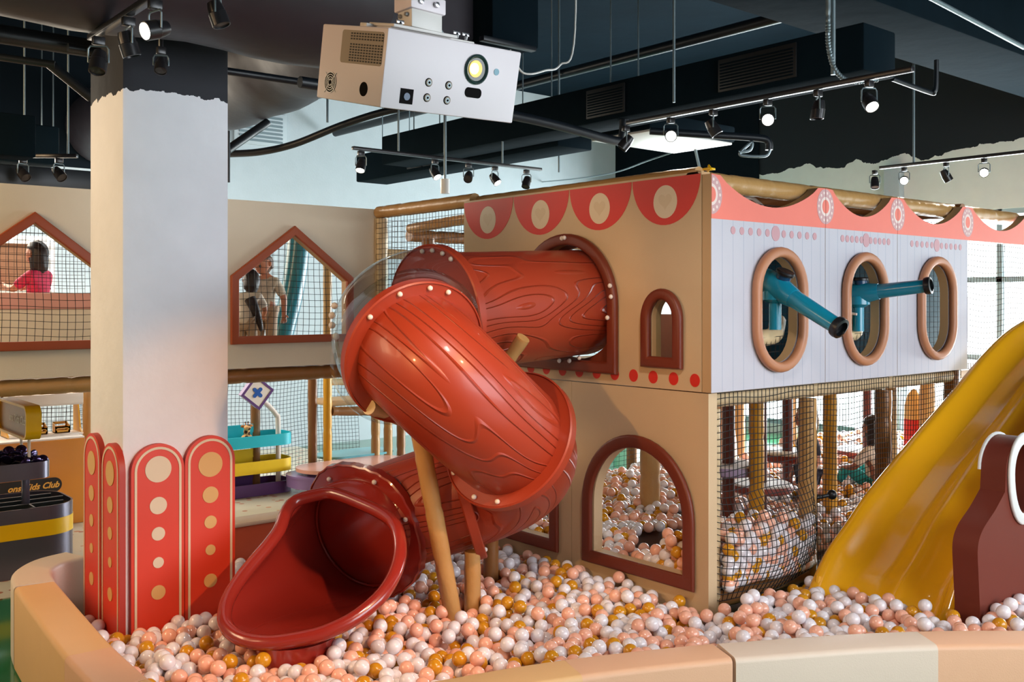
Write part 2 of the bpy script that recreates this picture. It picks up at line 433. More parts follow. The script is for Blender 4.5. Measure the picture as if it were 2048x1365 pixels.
def ell(c, rx, ry, n=32): return [(c[0] + rx * math.cos(2 * PI * k / n), c[1] + ry * math.sin(2 * PI * k / n)) for k in range(n)]
def arch(x0, x1, zb, zs, n=20):                 # arched outline, counter-clockwise: flat foot at zb, springing at zs
    c, r = (x0 + x1) / 2, (x1 - x0) / 2
    return [(x0, zb), (x1, zb)] + [(c + r * math.cos(PI * k / n), zs + r * math.sin(PI * k / n)) for k in range(n + 1)]
def arch_h(x0, x1, zb, zs, zt, n=20):           # same with a chosen crown height
    c, r = (x0 + x1) / 2, (x1 - x0) / 2
    return [(x0, zb), (x1, zb)] + [(c + r * math.cos(PI * k / n), zs + (zt - zs) * math.sin(PI * k / n)) for k in range(n + 1)]
def stadium(c, rx, ry, n=16):
    o = []
    for k in range(n + 1): a = PI * k / n; o.append((c[0] + rx * math.cos(a), c[1] + (ry - rx) + rx * math.sin(a)))
    for k in range(n + 1): a = PI + PI * k / n; o.append((c[0] + rx * math.cos(a), c[1] - (ry - rx) + rx * math.sin(a)))
    return o
def rrect(x0, x1, y0, y1, r, n=6):
    o = []
    for cx, cy, a0 in ((x1 - r, y1 - r, 0), (x0 + r, y1 - r, 1), (x0 + r, y0 + r, 2), (x1 - r, y0 + r, 3)):
        for k in range(n + 1): a = PI / 2 * (a0 + k / n); o.append((cx + r * math.cos(a), cy + r * math.sin(a)))
    return o
FX = lambda x: (lambda a, b, o: (x - o, a, b))   # a wall facing -x: (y, z, outward)
FY = lambda y: (lambda a, b, o: (a, y - o, b))   # a wall facing -y: (x, z, outward)
FZ = lambda z: (lambda a, b, o: (a, b, z + o))
def rprof(w, h, r=.012, n=3):                     # rounded bar: in-plane -w/2..w/2, outward 0..h
    return [(q, o) for q, o in rrect(-w / 2, w / 2, 0, h, min(r, w * .45, h * .45), n)]
def bez(p, t0, q, t1, n):
    p, t0, q, t1 = map(Vector, (p, t0, q, t1)); o = []
    for i in range(n + 1):
        t = i / n; o.append(p * (2 * t**3 - 3 * t**2 + 1) + t0 * (t**3 - 2 * t**2 + t) + q * (3 * t**2 - 2 * t**3) + t1 * (t**3 - t**2))
    return o
def spline(pts, n=8):
    P = [Vector(p) for p in pts]; o = []
    for i in range(len(P) - 1):
        a = P[max(i - 1, 0)]; d = P[min(i + 2, len(P) - 1)]
        o += bez(P[i], (P[i + 1] - a) / 2, P[i + 1], (d - P[i]) / 2, n)[(1 if i else 0):]
    return o

def tagit(o, label=None, cat=None, group=None, kind=None):
    for k, v in (('label', label), ('category', cat), ('group', group), ('kind', kind)):
        if v: o[k] = v
    return o
def empty(name, loc, label=None, cat=None, group=None):
    o = bpy.data.objects.new(name, None); o.empty_display_size = .1; C.objects.link(o); o.location = loc
    return tagit(o, label, cat, group)
def wloc(o):
    l = Vector(o.location)
    while o.parent: o = o.parent; l += Vector(o.location)
    return l
def obj(name, mb, parent=None, label=None, cat=None, group=None, kind=None, angle=35):
    me = mb.mesh(name, angle); o = bpy.data.objects.new(name, me); C.objects.link(o)
    co = np.empty(len(me.vertices) * 3); me.vertices.foreach_get('co', co); co = co.reshape(-1, 3)
    lo, hi = co.min(0), co.max(0); b = Vector(((lo[0] + hi[0]) / 2, (lo[1] + hi[1]) / 2, lo[2]))
    me.transform(Matrix.Translation(-b))
    o.location = b - (wloc(parent) if parent else Vector((0, 0, 0)))
    if parent: o.parent = parent
    return tagit(o, label, cat, group, kind)
def struct(name, mb): return obj(name, mb, kind='structure')
def copy_tree(o, parent=None):
    c = o.copy(); C.objects.link(c); c.parent = parent
    for ch in o.children: copy_tree(ch, c)
    return c

# ================================================================== THE SETTING
XR, YB, XL, YF, ZC = 7.25, 7.7, -8.6, -6.6, 4.9
m = MB(); m.box((XL, YF, -.1), (XR, YB, 0), 'green_floor'); struct('floor', m)
m = MB(); m.box((-7.5, 3.2, 0), (-.12, YB, .006), 'terrazzo'); struct('trim_1', m)
m = MB(); m.box((-.12, 3.46, 0), (1.6, YB, .006), 'terrazzo'); struct('trim_5', m)          # speckled floor of the passage
m = MB(); m.box((XL, YF, ZC), (XR, YB, ZC + .1), 'black_ceiling')
struct('ceiling', m)
m = MB(); m.box((XL, YB, 0), (XR, YB + .15, ZC), 'white_wall'); struct('wall_back', m)
m = MB(); m.box((XL - .15, YF, 0), (XL, YB, ZC), 'white_wall'); struct('wall_left', m)
p_ = ony(186, 338, YB - .02); m = MB(); m.box((XL, YB - .02, p_[2]), (ony(300, 300, YB)[0], YB, ZC), 'black_wall'); struct('trim_4', m)   # black painted top of the back wall, left part
m = MB(); m.box((.1, .16, 0), (6.7, 2.78, .185), 'pit_floor'); struct('floor', m)
# right wall with a band of windows
def wall_x_windows(name, x, y0, y1, wins, z0, z1, th, m_):
    m = MB(); edges = [y0] + [e for w in wins for e in w] + [y1]
    for i in range(0, len(edges), 2): m.box((x, edges[i], 0), (x + th, edges[i + 1], ZC), m_)
    for a, b in wins: m.box((x, a, 0), (x + th, b, z0), m_); m.box((x, a, z1), (x + th, b, ZC), m_)
    struct(name, m)
WINS = [(-4.6, -2.2), (-2.05, .35), (.5, 2.9), (3.05, 5.45), (5.6, 7.5)]
wall_x_windows('wall_right', XR, YF, YB, WINS, .12, 2.85, .2, 'white_wall_black_top')
# the stretch of right wall beside the back corner is painted black from top to bottom
m = MB(); m.box((XR - .02, 4.95, 2.86), (XR, YB, ZC), 'black_wall'); struct('trim_2', m)
for i, (a, b) in enumerate(WINS):
    m = MB(); m.box((XR + .12, a, .12), (XR + .14, b, 2.85), 'window_glow')
    w = struct('window_%d' % (i + 1), m)
    f = MB(); mid = (a + b) / 2
    for y in (a + .03, mid, b - .03): f.box((XR + .03, y - .03, .12), (XR + .1, y + .03, 2.85), 'window_frame')
    for z in (.15, 1.15, 2.05, 2.82): f.box((XR + .03, a, z - .03), (XR + .1, b, z + .03), 'window_frame')
    obj('window_frame', f, w)
# shop front behind the camera: the opening the front daylight comes through
m = MB(); m.box((XL, YF - .15, 0), (-2.2, YF, ZC), 'white_wall'); m.box((4.6, YF - .15, 0), (XR, YF, ZC), 'white_wall')
m.box((-2.2, YF - .15, 3.7), (4.6, YF, ZC), 'white_wall'); m.box((-2.2, YF - .15, 0), (4.6, YF, .8), 'white_wall'); struct('wall_front', m)
m = MB(); m.box((-2.2, YF - .12, .8), (4.6, YF - .1, 3.7), 'window_glow'); struct('window_6', m)
# grey pilaster seen over the castle roof
m = MB(); p = onx(1793, 365, XR); m.box((XR - .12, p[1] - .1, 0), (XR, p[1] + .1, 3.45), 'white_wall'); struct('trim_3', m)
# vent grille high on the white back wall
p = ony(520, 258, YB)
m = MB(); m.box((p[0] - .34, YB - .03, p[2] - .2), (p[0] + .34, YB, p[2] + .2), 'white_wall', .005)
v = obj('wall_vent', m, None, 'pale louvred vent high on the white back wall behind the column', 'vent')
m = MB()
for k in range(7): m.box((p[0] - .28, YB - .04, p[2] - .16 + k * .048), (p[0] + .28, YB - .03, p[2] - .135 + k * .048), 'rod_grey')
obj('louvre', m, v)

# ------------------------------------------------------------------ column with petal boards
X0, X1, Y0, Y1 = -2.508, -1.957, 1.647, 2.163
m = MB(); m.box((X0, Y0, 0), (X1, Y1, ZC), 'column_paint', .012)
obj('column', m, None, 'tall square white column with ragged black paint at its top', 'column')
def petal(name, fn, a0, a1, zt, dots, label, cols):
    w = a1 - a0; r = w / 2; c = (a0 + a1) / 2
    root = empty(name, fn(c, .0, .02), label, 'padded board', None)
    m = MB(); m.prism(fn, arch(a0, a1, .02, zt - r), 0, .03, 'petal_red', side='petal_edge')
    obj('board', m, root)
    ins = .022
    m = MB(); P = arch(a0 + ins, a1 - ins, .02, zt - r)
    path = P[1:] + [P[0]]
    m.sweep(fn, path, [(-.006, .03), (.006, .03), (.006, .0335), (-.006, .0335)], 'print_cream', closed=False)
    obj('piping', m, root)
    for (z, d), col in zip(dots, cols):
        m = MB(); m.disc(fn, (c, z), d / 2, d / 2, .03, .0332, col); obj('printed_dot', m, root)
    return root
DZ = [(.99, .125), (.832, .082), (.69, .064), (.545, .052), (.385, .068)]
FYc, FXc = FY(Y0), FX(X0)
cream5 = ['print_cream'] * 4 + ['print_gold']; gold5 = ['print_gold'] * 5
petal('petal_board', FYc, -2.476, -2.208, 1.083, [(z - (.035 if i == 0 else .06 if i < 4 else .05), d * 1.06) for i, (z, d) in enumerate(DZ)], 'red petal board with pale dots on the column front, beside its left corner', cream5)
petal('petal_board', FYc, -2.205, -1.935, 1.10, [(z - .04, d * 1.04) for z, d in DZ], 'red petal board with tan dots on the column front, nearest the red slide', gold5)
FXc2 = lambda a, b, o: FXc(a, b, o)
petal('petal_board', FXc2, 1.60, 1.875, 1.09, [(z - .05, d) for z, d in DZ], 'narrow-looking petal board on the column left side, beside the corner', gold5)
petal('petal_board', FXc2, 1.89, 2.175, 1.11, [(z - .035, d) for z, d in DZ], 'farthest petal board on the column left side, above the curved pad end', gold5)

# ------------------------------------------------------------------ soft pad walls round the ball pit
def pad(pathpts, w, z1, cols, label, name='soft_pad', z0=0.):
    """padded barrier: a rounded block bent along a path, covers changing along its length"""
    P = [Vector((p[0], p[1])) for p in pathpts]; root = empty(name, (P[len(P) // 2].x, P[len(P) // 2].y, z0), label, 'soft barrier')
    nseg = len(cols); n = len(P) - 1; cuts = [round(i * n / nseg) for i in range(nseg + 1)]
    for i, c in enumerate(cols):
        m = MB(); sub = [(p.x, p.y) for p in P[cuts[i]:cuts[i + 1] + 1]]
        m.sweep(lambda a, b, o: (a, b, z0 + o), sub, rprof(w, z1 - z0, .022, 4), c, closed=False)
        obj('cover', m, root, label={'pad_cream': 'cream vinyl cover', 'pad_gold': 'golden peach cover', 'pad_peach': 'peach vinyl cover', 'pad_red': 'red vinyl side'}[c])
    return root
def poly(pts, n): return [(p.x, p.y) for p in spline([(a, b, 0) for a, b in pts], n)]
PW = .19
pad(poly([(-2.53, 2.37), (-2.68, 2.31), (-2.80, 2.14), (-2.845, 1.9)], 6), PW, .41, ['pad_cream'], 'curved cream end of the pit barrier beside the column')
pad(poly([(-2.847, 1.885), (-2.90, 1.2), (-2.93, .75), (-2.94, .32)], 6), PW, .41, ['pad_gold', 'pad_gold', 'pad_peach'], 'long straight peach barrier at the left of the ball pit')
pad(poly([(-2.937, .30), (-2.86, .0), (-2.62, -.25), (-2.2, -.42), (-1.76, -.54), (-1.4, -.67), (-1.0, -.85)], 6), PW, .41, ['pad_gold', 'pad_cream', 'pad_gold', 'pad_peach'], 'curved peach barrier along the near edge of the pit, left of the gap')
pad(poly([(-.985, -.862), (-.4, -1.19), (.08, -1.55), (.6, -2.05), (1.1, -2.6), (1.6, -3.2)], 6), PW, .41, ['pad_cream', 'pad_peach', 'pad_peach', 'pad_cream'], 'curved barrier along the near edge of the pit, cream then peach, right of the gap')
# red pad with a cream top between column and castle
root = empty('soft_pad', (-.95, 2.55, 0), 'red low barrier with cream top behind the slide mouth', 'soft barrier')
m = MB(); m.box((-1.955, 2.49, 0), (-.05, 2.66, .385), 'pad_red', .01); obj('side_cover', m, root, label='red vinyl side')
m = MB(); m.box((-1.955, 2.48, .385), (-.05, 2.67, .412), 'pad_cream', .01); obj('top_cover', m, root, label='cream vinyl top')

# ------------------------------------------------------------------ foam wrapped pipes and nets
def pipe(p, q, r, m_, label, group=None, seam=.24, name='foam_pipe', bend=None, cat='pipe'):
    P = [Vector(p)] + [Vector(b) for b in (bend or [])] + [Vector(q)]
    if bend: P = spline(P, 12)
    else:
        n = max(4, int((P[1] - P[0]).length / .03)); P = [P[0].lerp(P[1], k / n) for k in range(n + 1)]
    mb = MB(); ph = random.random()
    mb.tube(P, r, m_, 12, rf=lambda L: r * (1 - .10 * math.exp(-(((L / seam + ph) % 1 - .5) / .05) ** 2) + .015 * math.sin(L * 40 + ph)))
    return obj(name, mb, None, label, cat, group, angle=60)
def net(fn, ns, nt, m_, label, r=.0022, seg=None):
    mb = MB(); mb.net(fn, ns, nt, m_, r, seg); return obj('safety_net', mb, None, label, 'net')
def flat(p00, p10, p11, p01, sag=None):
    A, B, D, E_ = (np.array(q, float) for q in (p00, p10, p11, p01))
    def f(s_, t):
        p = (A * (1 - s_) + B * s_) * (1 - t) + (E_ * (1 - s_) + D * s_) * t
        if sag is not None: p = p + np.array(sag(s_, t))
        return p
    return f

# ================================================================== THE PLAY CASTLE
# ---- upper cream panel facing left
TOP, DECK = 2.497, 1.313
root = empty('castle_panel', (0.03, 1.08, DECK), 'cream upper castle wall with red scallops that the slide comes out of', 'padded panel')
f = FX(0)
m = MB(); AH = arch(.72, 1.50, 1.43, 1.77); WH = arch_h(.238, .412, 1.478, 1.70, 1.818)
m.prism(f, [(0.064, DECK), (2.166, DECK), (2.166, TOP), (0.064, TOP)], -.07, 0, 'cream_vinyl', holes=[AH[::-1], WH[::-1]], side='edge_tan')
obj('panel', m, root)
sc = [2.166, 1.628, 1.092, .568, .066]
for k in range(4):
    a, b = sc[k + 1] + .004, sc[k] - .004; c, rx = (a + b) / 2, (b - a) / 2
    m = MB(); P = [(a, TOP - .012), (b, TOP - .012)] + [(c + rx * math.cos(t), TOP - .012 - .262 * math.sin(t)) for t in [PI * j / 24 for j in range(1, 24)]]
    m.prism(f, P, 0, .002, 'print_red')
    m.disc(f, (c, TOP - .145), .086, .092, .002, .003, 'print_cream')
    hp = []
    for j in range(28):
        t = 2 * PI * j / 28; hp.append((c + .0031 * 16 * math.sin(t) ** 3, TOP - .14 + .0031 * (13 * math.cos(t) - 5 * math.cos(2 * t) - 2 * math.cos(3 * t) - math.cos(4 * t))))
    m.prism(f, hp, .003, .0036, 'print_heart')
    obj('printed_scallop', m, root)
for k in range(12):
    m = MB(); y = .108 + k * .1495; m.disc(f, (y, 1.374), .034, .036, 0, .002, 'print_red', 20)
    obj('printed_dot', m, root, label='red printed dot')
m = MB(); A = arch(.70, 1.52, 1.41, 1.77, 24); m.sweep(f, A, rprof(.07, .05, .02), 'brown_vinyl'); fr = obj('tunnel_frame', m, root, label='brown arched frame')
for (px, py) in ((1125, 477), (1130, 476), (1221, 572), (1223, 594), (1216, 636), (1120, 722), (1140, 722), (1160, 716)):
    p = onx(px, py, -.05); m = MB(); m.ball((-.056, p[1], p[2]), .0145, 'cap_white', 2, (.8, 1, 1)); obj('bolt_cap', m, fr)
m = MB(); A = arch_h(.21, .443, 1.462, 1.70, 1.84, 20); m.sweep(f, A, rprof(.062, .045, .018), 'brown_vinyl'); w = obj('window_frame', m, root, label='small brown arched frame')
m = MB(); m.prism(f, arch_h(.23, .42, 1.47, 1.70, 1.825), -.03, -.027, 'clear_pane'); obj('pane', m, w)
m = MB(); m.prism(FX(.075), arch(.70, 1.52, 1.37, 1.77, 24), -.02, 0, 'brown_vinyl', holes=[ell((1.085, 1.79), .345, .345, 40)[::-1]]); obj('tunnel_plate', m, root, label='dark brown inner plate')
# pink board with a drawn smile just inside the small window
pk = empty('play_board', (.5, .45, DECK), 'pink board with a drawn brown face behind the small arched window', 'play board')
m = MB(); m.box((.50, .14, DECK - .03), (.53, 1.0, 1.72), 'counter_pink', .008); obj('board', m, pk)
m = MB(); fq = FX(.498)
for (cy_, cz_, rr_, a0, a1) in ((.42, 1.70, .16, 1.15 * PI, 1.95 * PI), (.42, 1.70, .10, 1.1 * PI, 1.9 * PI)):
    m.sweep(fq, [(cy_ + rr_ * math.cos(a0 + (a1 - a0) * k / 16), cz_ + rr_ * math.sin(a0 + (a1 - a0) * k / 16)) for k in range(17)], [(-.006, 0), (.006, 0), (.006, .002), (-.006, .002)], 'brown_vinyl', closed=False)
for k in range(4): m.prism(fq, [(.33 + .05 * k, 1.545), (.338 + .05 * k, 1.545), (.345 + .05 * k, 1.64), (.337 + .05 * k, 1.64)], 0, .002, 'brown_vinyl')
obj('drawn_lines', m, pk)
# ---- lower cream panels facing left
ZB = 0.0
root = empty('castle_panel', (.05, .54, ZB), 'plain cream lower castle wall with a big arched window by the corner', 'padded panel')
m = MB(); BH = arch_h(.17, .883, .305, .60, .975)
m.prism(f, [(0.02, ZB), (1.075, ZB), (1.075, DECK - .006), (.02, DECK - .006)], -.075, -.004, 'cream_vinyl', holes=[BH[::-1]], side='cream_vinyl'); obj('panel', m, root)
m = MB(); m.sweep(f, arch_h(.138, .92, .275, .60, 1.0, 24), rprof(.075, .035, .016), 'brown_vinyl'); obj('window_frame', m, root, label='brown arched frame')
root = empty('castle_panel', (.05, 1.6, ZB), 'plain cream lower castle wall half hidden behind the red slide', 'padded panel')
m = MB(); BH2 = arch_h(1.245, 1.96, .305, .60, .975)
m.prism(f, [(1.079, ZB), (2.166, ZB), (2.166, DECK - .006), (1.079, DECK - .006)], -.075, -.004, 'cream_vinyl', holes=[BH2[::-1]]); obj('panel', m, root)
m = MB(); m.sweep(f, arch_h(1.215, 1.99, .275, .60, 1.0, 24), rprof(.075, .035, .016), 'brown_vinyl'); obj('window_frame', m, root, label='brown arched frame')

# ---- three white panels facing the near side
f = FY(0)
seam = [0.0, 1.076, 1.917, 2.896]; oc = [.592, 1.494, 2.413]
who = ['at the castle corner', 'in the middle of the white front', 'farthest from the corner']
def scallop(a, b, n=18, rise=.0, left=True, right=True):
    """top outline of one white panel, from right to left: peaks at both seams and a dip between"""
    pk = .075; o = []
    for k in range(n + 1):
        t = k / n; x = b - pk - (b - a - 2 * pk) * t
        o.append((x, 2.475 - .145 * math.sin(PI * t) ** .8))
    return [(b, 2.478)] + o + [(a, 2.478)]
for i in range(3):
    a, b = seam[i] + .002, seam[i + 1] - .002
    root = empty('castle_panel', ((a + b) / 2, .03, DECK), 'white castle panel with coral scallop and oval hole, ' + who[i], 'padded panel')
    hole = stadium((oc[i], 1.752), .195, .30)
    m = MB(); m.prism(f, [(a, DECK), (b, DECK)] + scallop(a, b), -.06, 0, 'white_vinyl', holes=[hole[::-1]], side='edge_tan'); obj('panel', m, root)
    m = MB(); m.prism(f, [(a, 2.24), (b, 2.24)] + scallop(a, b), 0, .002, 'print_coral'); obj('printed_band', m, root)
    m = MB(); m.sweep(f, stadium((oc[i], 1.752), .222, .327), rprof(.058, .05, .022, 4), 'oval_brown'); obj('oval_frame', m, root, label='tan brown oval frame')
    xs = np.linspace(a + .185, b - .11, 11)
    for k, x in enumerate(xs):
        m = MB(); big = k == 5; m.disc(f, (x, 2.185), .04 if big else .02, .044 if big else .022, 0, .002, 'print_dot', 20); obj('printed_dot', m, root, label='faint pink printed dot')
    for x in (a, b):
        c = (x, 2.368); m = MB()
        cl = lambda P: [(min(max(p[0], a), b), p[1]) for p in P]
        m.prism(f, cl(ell(c, .088, .105)), .002, .003, 'print_mauve'); m.prism(f, cl(ell(c, .05, .058)), .003, .0036, 'print_white')
        m.prism(f, cl(ell(c, .034, .041)), .0036, .0042, 'print_coral')
        for k in range(14):
            t = 2 * PI * k / 14; q = (c[0] + .07 * math.cos(t), c[1] + .083 * math.sin(t))
            if a + .01 < q[0] < b - .01: m.disc(f, q, .008, .009, .003, .0036, 'print_white', 10)
        obj('printed_medallion', m, root)
# valance carries on over the open bay
root = empty('castle_panel', (3.4, .03, 2.24), 'coral scalloped valance over the open netted bay at the right edge', 'padded panel')
m = MB(); a, b = 2.898, 3.95; m.prism(f, [(a, 2.24), (b, 2.24)] + scallop(a, b), -.06, 0, 'print_coral', side='edge_tan'); obj('panel', m, root)
m = MB(); cl = lambda P: [(max(p[0], a), p[1]) for p in P]; c = (a, 2.368)
m.prism(f, cl(ell(c, .088, .105)), 0, .001, 'print_mauve'); m.prism(f, cl(ell(c, .05, .058)), .001, .0016, 'print_white'); m.prism(f, cl(ell(c, .034, .041)), .0016, .0022, 'print_coral')
for k in range(-3, 4): m.disc(f, (c[0] + .07 * math.cos(k * .44), c[1] + .083 * math.sin(k * .44)), .008, .009, .001, .0016, 'print_white', 10)
obj('printed_medallion', m, root)

# ---- frame pipes of the castle
pipe((.125, .18, 2.50), (.125, 2.13, 2.50), .045, 'pipe_tan', 'tan foam pipe along the top of the cream castle wall')
pipe((.0, .125, 2.455), (3.95, .125, 2.455), .055, 'pipe_tan', 'tan foam pipe behind the coral scallops on the castle front', seam=.13)
pipe((.08, 2.14, 2.51), (.08, 3.395, 2.51), .05, 'pipe_tan', 'tan foam pipe from the cream castle wall to the house wall')
pipe((.20, 2.2, 2.41), (.30, 3.28, 2.385), .04, 'pipe_tan', 'lower tan pipe just under the roof pipe beside the house wall')
pipe((.08, 3.36, 1.2), (.08, 3.36, 2.46), .05, 'pipe_cream', 'cream foam post at the end of the house wall')
pipe((.3, 3.3, 2.33), (2.9, 3.3, 2.33), .05, 'pipe_brown', 'brown pipe across the back of the upper castle')
pipe((.35, 3.1, 1.31), (.35, 3.1, 2.3), .05, 'pipe_brown', 'brown post inside the net behind the slide dome')
pipe((.1, 3.36, 2.18), (2.9, 3.36, 2.18), .04, 'pipe_cream', 'pale pipe across the back of the upper castle, below the brown one')
pipe((3.0, 3.38, 0), (3.0, 3.38, 2.5), .055, 'pipe_brown', 'tall post at the back corner of the castle')
pipe((2.93, .05, 2.46), (3.0, 3.38, 2.46), .05, 'pipe_brown', 'roof pipe across the far end of the castle')
pipe((1.0, .1, 2.42), (1.0, 3.35, 2.42), .045, 'pipe_brown', 'roof pipe across the castle behind the first scallop peak')
pipe((1.95, .1, 2.42), (1.95, 3.35, 2.42), .045, 'pipe_brown', 'roof pipe across the castle behind the second scallop peak')
for x, n in ((.62, 'first'), (1.3, 'second')):
    mb = MB(); mb.tube(spline([(x, .3, 2.2), (x, .3, 2.36), (x + .04, .3, 2.41), (x + .15, .3, 2.42), (x + .25, .3, 2.38)], 8), .011, 'shelf_white', 8)
    obj('hook_pipe', mb, None, 'thin white bent pipe inside the %s roof scallop' % n, 'pipe')
pipe((0.14, .12, DECK - .05), (2.84, .12, DECK - .05), .05, 'pipe_cream', 'netted cream pipe along the lower edge of the white panels', seam=.3)
pipe((.13, .09, 0), (.13, .09, DECK - .1), .04, 'pipe_cream', 'cream post at the castle corner behind the net')
pipe((1.03, .09, 0), (1.03, .09, DECK - .1), .055, 'pipe_tan', 'tan post between the bulging net and the second bay')
pipe((1.90, .09, 0), (1.90, .09, DECK - .1), .055, 'pipe_brown', 'brown post right of the sitting child')
pipe((2.90, .12, 0), (2.90, .12, TOP - .1), .055, 'pipe_brown', 'tall brown post at the far end of the white panels')
pipe((0.13, .09, .16), (1.03, .09, .16), .045, 'pipe_brown', 'brown foot pipe under the bulging net')
m = MB(); m.obox((.02, .03, 2.505), (.05, .05, .012), 'stand_yellow', None, .003); m.tube([(.0, .0, 2.50), (.02, .03, 2.525), (.05, .06, 2.50)], .006, 'stand_yellow', 8); obj('strap_tie', m, None, 'small yellow tie strap on the top castle corner', 'strap')
# deck
m = MB(); m.box((.1, .15, DECK - .09), (4.05, 3.38, DECK - .03), 'edge_tan', .01); obj('play_deck', m, None, 'upper deck floor of the play castle', 'deck')
# nets
def bulge(s_, t):
    k = math.sin(PI * min(1, max(0, s_))) ** .5
    low = max(0, 1 - t / .5); b = math.sin(PI * min(1, low * .95)) if t < .5 else 0
    return (0, -(.13 * b * k), -.035 * k * (1 - t) + .008 * math.sin(9 * s_ + 7 * t) * (t < .98))
net(flat((.085, .03, .19), (1.0, .03, .22), (1.0, .03, DECK - .01), (.085, .03, DECK - .01), bulge), 25, 32, 'net_black', 'black net of the first bay, bulging out over balls', .0026, 40)
wav = lambda s_, t: (0, .01 * math.sin(5 * s_ + 3 * t), .012 * math.sin(8 * s_ + 2) * t * (1 - t) * 4 - .03 * math.sin(PI * s_) * (1 - t))
net(flat((1.05, .03, .2), (1.88, .03, .2), (1.88, .03, DECK - .01), (1.05, .03, DECK - .01), wav), 26, 34, 'net_black', 'black net of the second bay in front of the sitting child', .0024)
net(flat((1.92, .03, .2), (2.88, .03, .2), (2.88, .03, DECK - .01), (1.92, .03, DECK - .01), wav), 30, 34, 'net_black', 'black net of the third bay behind the yellow slide', .0024)
net(flat((2.94, .05, DECK), (3.95, .05, DECK), (3.95, .05, 2.26), (2.94, .05, 2.26), wav), 24, 24, 'net_brown', 'net of the open bay under the coral valance', .002)
net(flat((.03, 2.2, DECK), (.03, 3.36, DECK), (.03, 3.36, 2.46), (.03, 2.2, 2.46), lambda s_, t: (.02 * math.sin(PI * s_), 0, 0)), 28, 28, 'net_brown', 'net between the cream castle wall and the house wall', .002)
net(flat((.1, 3.38, DECK), (2.95, 3.38, DECK), (2.95, 3.38, 2.45), (.1, 3.38, 2.45), wav), 60, 26, 'net_black', 'net across the back of the upper castle', .002)
net(flat((.1, 2.83, .19), (4.0, 2.83, .19), (4.0, 2.83, DECK - .1), (.1, 2.83, DECK - .1), wav), 60, 26, 'net_black', 'net across the back of the lower castle', .002)
net(flat((.1, .12, 2.36), (2.9, .12, 2.36), (2.9, 1.6, 2.28), (.1, 1.6, 2.28), lambda s_, t: (0, 0, -.05 * math.sin(PI * t))), 60, 30, 'net_black', 'roof net seen through the scalloped top', .002)
# teal tower seen through the ovals
m = MB(); m.box((.95, .62, DECK - .02), (4.0, .70, 2.2), 'teal_dark', .02); obj('padded_board', m, None, 'dark teal padded board behind the oval holes', 'padded panel')
net(flat((1.1, .5, DECK), (3.9, .5, DECK), (3.9, .5, 2.2), (1.1, .5, 2.2)), 44, 22, 'net_black', 'net in front of the dark teal board', .002)
m = MB(); m.tube([(.60, .5, DECK - .03), (.90, .52, 2.18)], .012, 'pipe_yellow', 10); obj('foam_pipe', m, None, 'thin yellow tube end in the first oval hole', 'pipe')

# ---- two blue air cannons
def cannon(pos, d, label, scale=1., cup=True):
    """toy cannon: barrel on a pivot post; pos = breech, d = aim"""
    d = Vector(d).normalized(); p = Vector(pos); up = Vector((0, 0, 1)); sd = d.cross(up).normalized(); u2 = sd.cross(d)
    root = empty('air_cannon', (p.x, p.y, DECK), label, 'toy cannon')
    k = scale
    m = MB(); m.lathe([(.0, -.16 * k), (.066 * k, -.16 * k), (.085 * k, -.10 * k), (.088 * k, .05 * k), (.066 * k, .17 * k), (.0, .17 * k)], 'cannon_blue', p, d, 24); obj('body', m, root)
    m = MB(); m.lathe([(.0, .16 * k), (.062 * k, .16 * k), (.054 * k, .55 * k), (.0, .55 * k)], 'cannon_blue', p, d, 24); b = obj('barrel', m, root)
    m = MB(); m.lathe([(.052 * k, .535 * k), (.068 * k, .54 * k), (.072 * k, .56 * k), (.068 * k, .585 * k), (.05 * k, .59 * k), (.046 * k, .56 * k)], 'rubber', p, d, 24); obj('muzzle_ring', m, b, label='black rubber muzzle ring')
    m = MB(); m.lathe([(.0, .553 * k), (.05 * k, .553 * k)], 'cannon_hole', p, d, 24); obj('bore', m, b)
    if cup:
        q = p + d * .03 * k
        m = MB(); m.lathe([(.05 * k, .06 * k), (.052 * k, .115 * k), (0, .115 * k)], 'cannon_dark', q, u2, 24); h = obj('hopper', m, root)
        m = MB(); m.lathe([(.048 * k, .105 * k), (.064 * k, .11 * k), (.066 * k, .125 * k), (.058 * k, .135 * k), (.046 * k, .13 * k)], 'rubber', q, u2, 24); obj('hopper_ring', m, h, label='black rubber ring')
    m = MB(); q = p - up * .09 * k; m.lathe([(.035, -.17), (.035, -.02), (.07, 0.0), (.07, .05)], 'cannon_blue', q, (0, 0, 1), 20); obj('pivot', m, root)
    m = MB(); m.obox(p - d * .09 * k + sd * .088 * k - u2 * .02, (.04, .03, .035), 'rubber', None, .006); obj('knob', m, root)
    m = MB(); m.tube([p - d * .2 + sd * .06 * s_ - u2 * .08 for s_ in (-1, 1)] + [p - u2 * .13 + sd * .075], .008, 'shelf_white', 8); obj('guard_wire', m, root)
    return root
pa, pb = np.array(ony(1548, 572, .02)), np.array(at(1680, 657, 5.25))
dd = pb - pa; L = np.linalg.norm(dd)
cannon(pa + dd * .02, dd, 'blue toy cannon pointing down out of the first oval hole', L / .585)
pa, pb = np.array(ony(1717, 588, .05)), np.array(at(1862, 571, 5.95))
dd = pb - pa; L = np.linalg.norm(dd)
cannon(pa, dd, 'blue toy cannon pointing level out of the middle oval hole', L / .585)
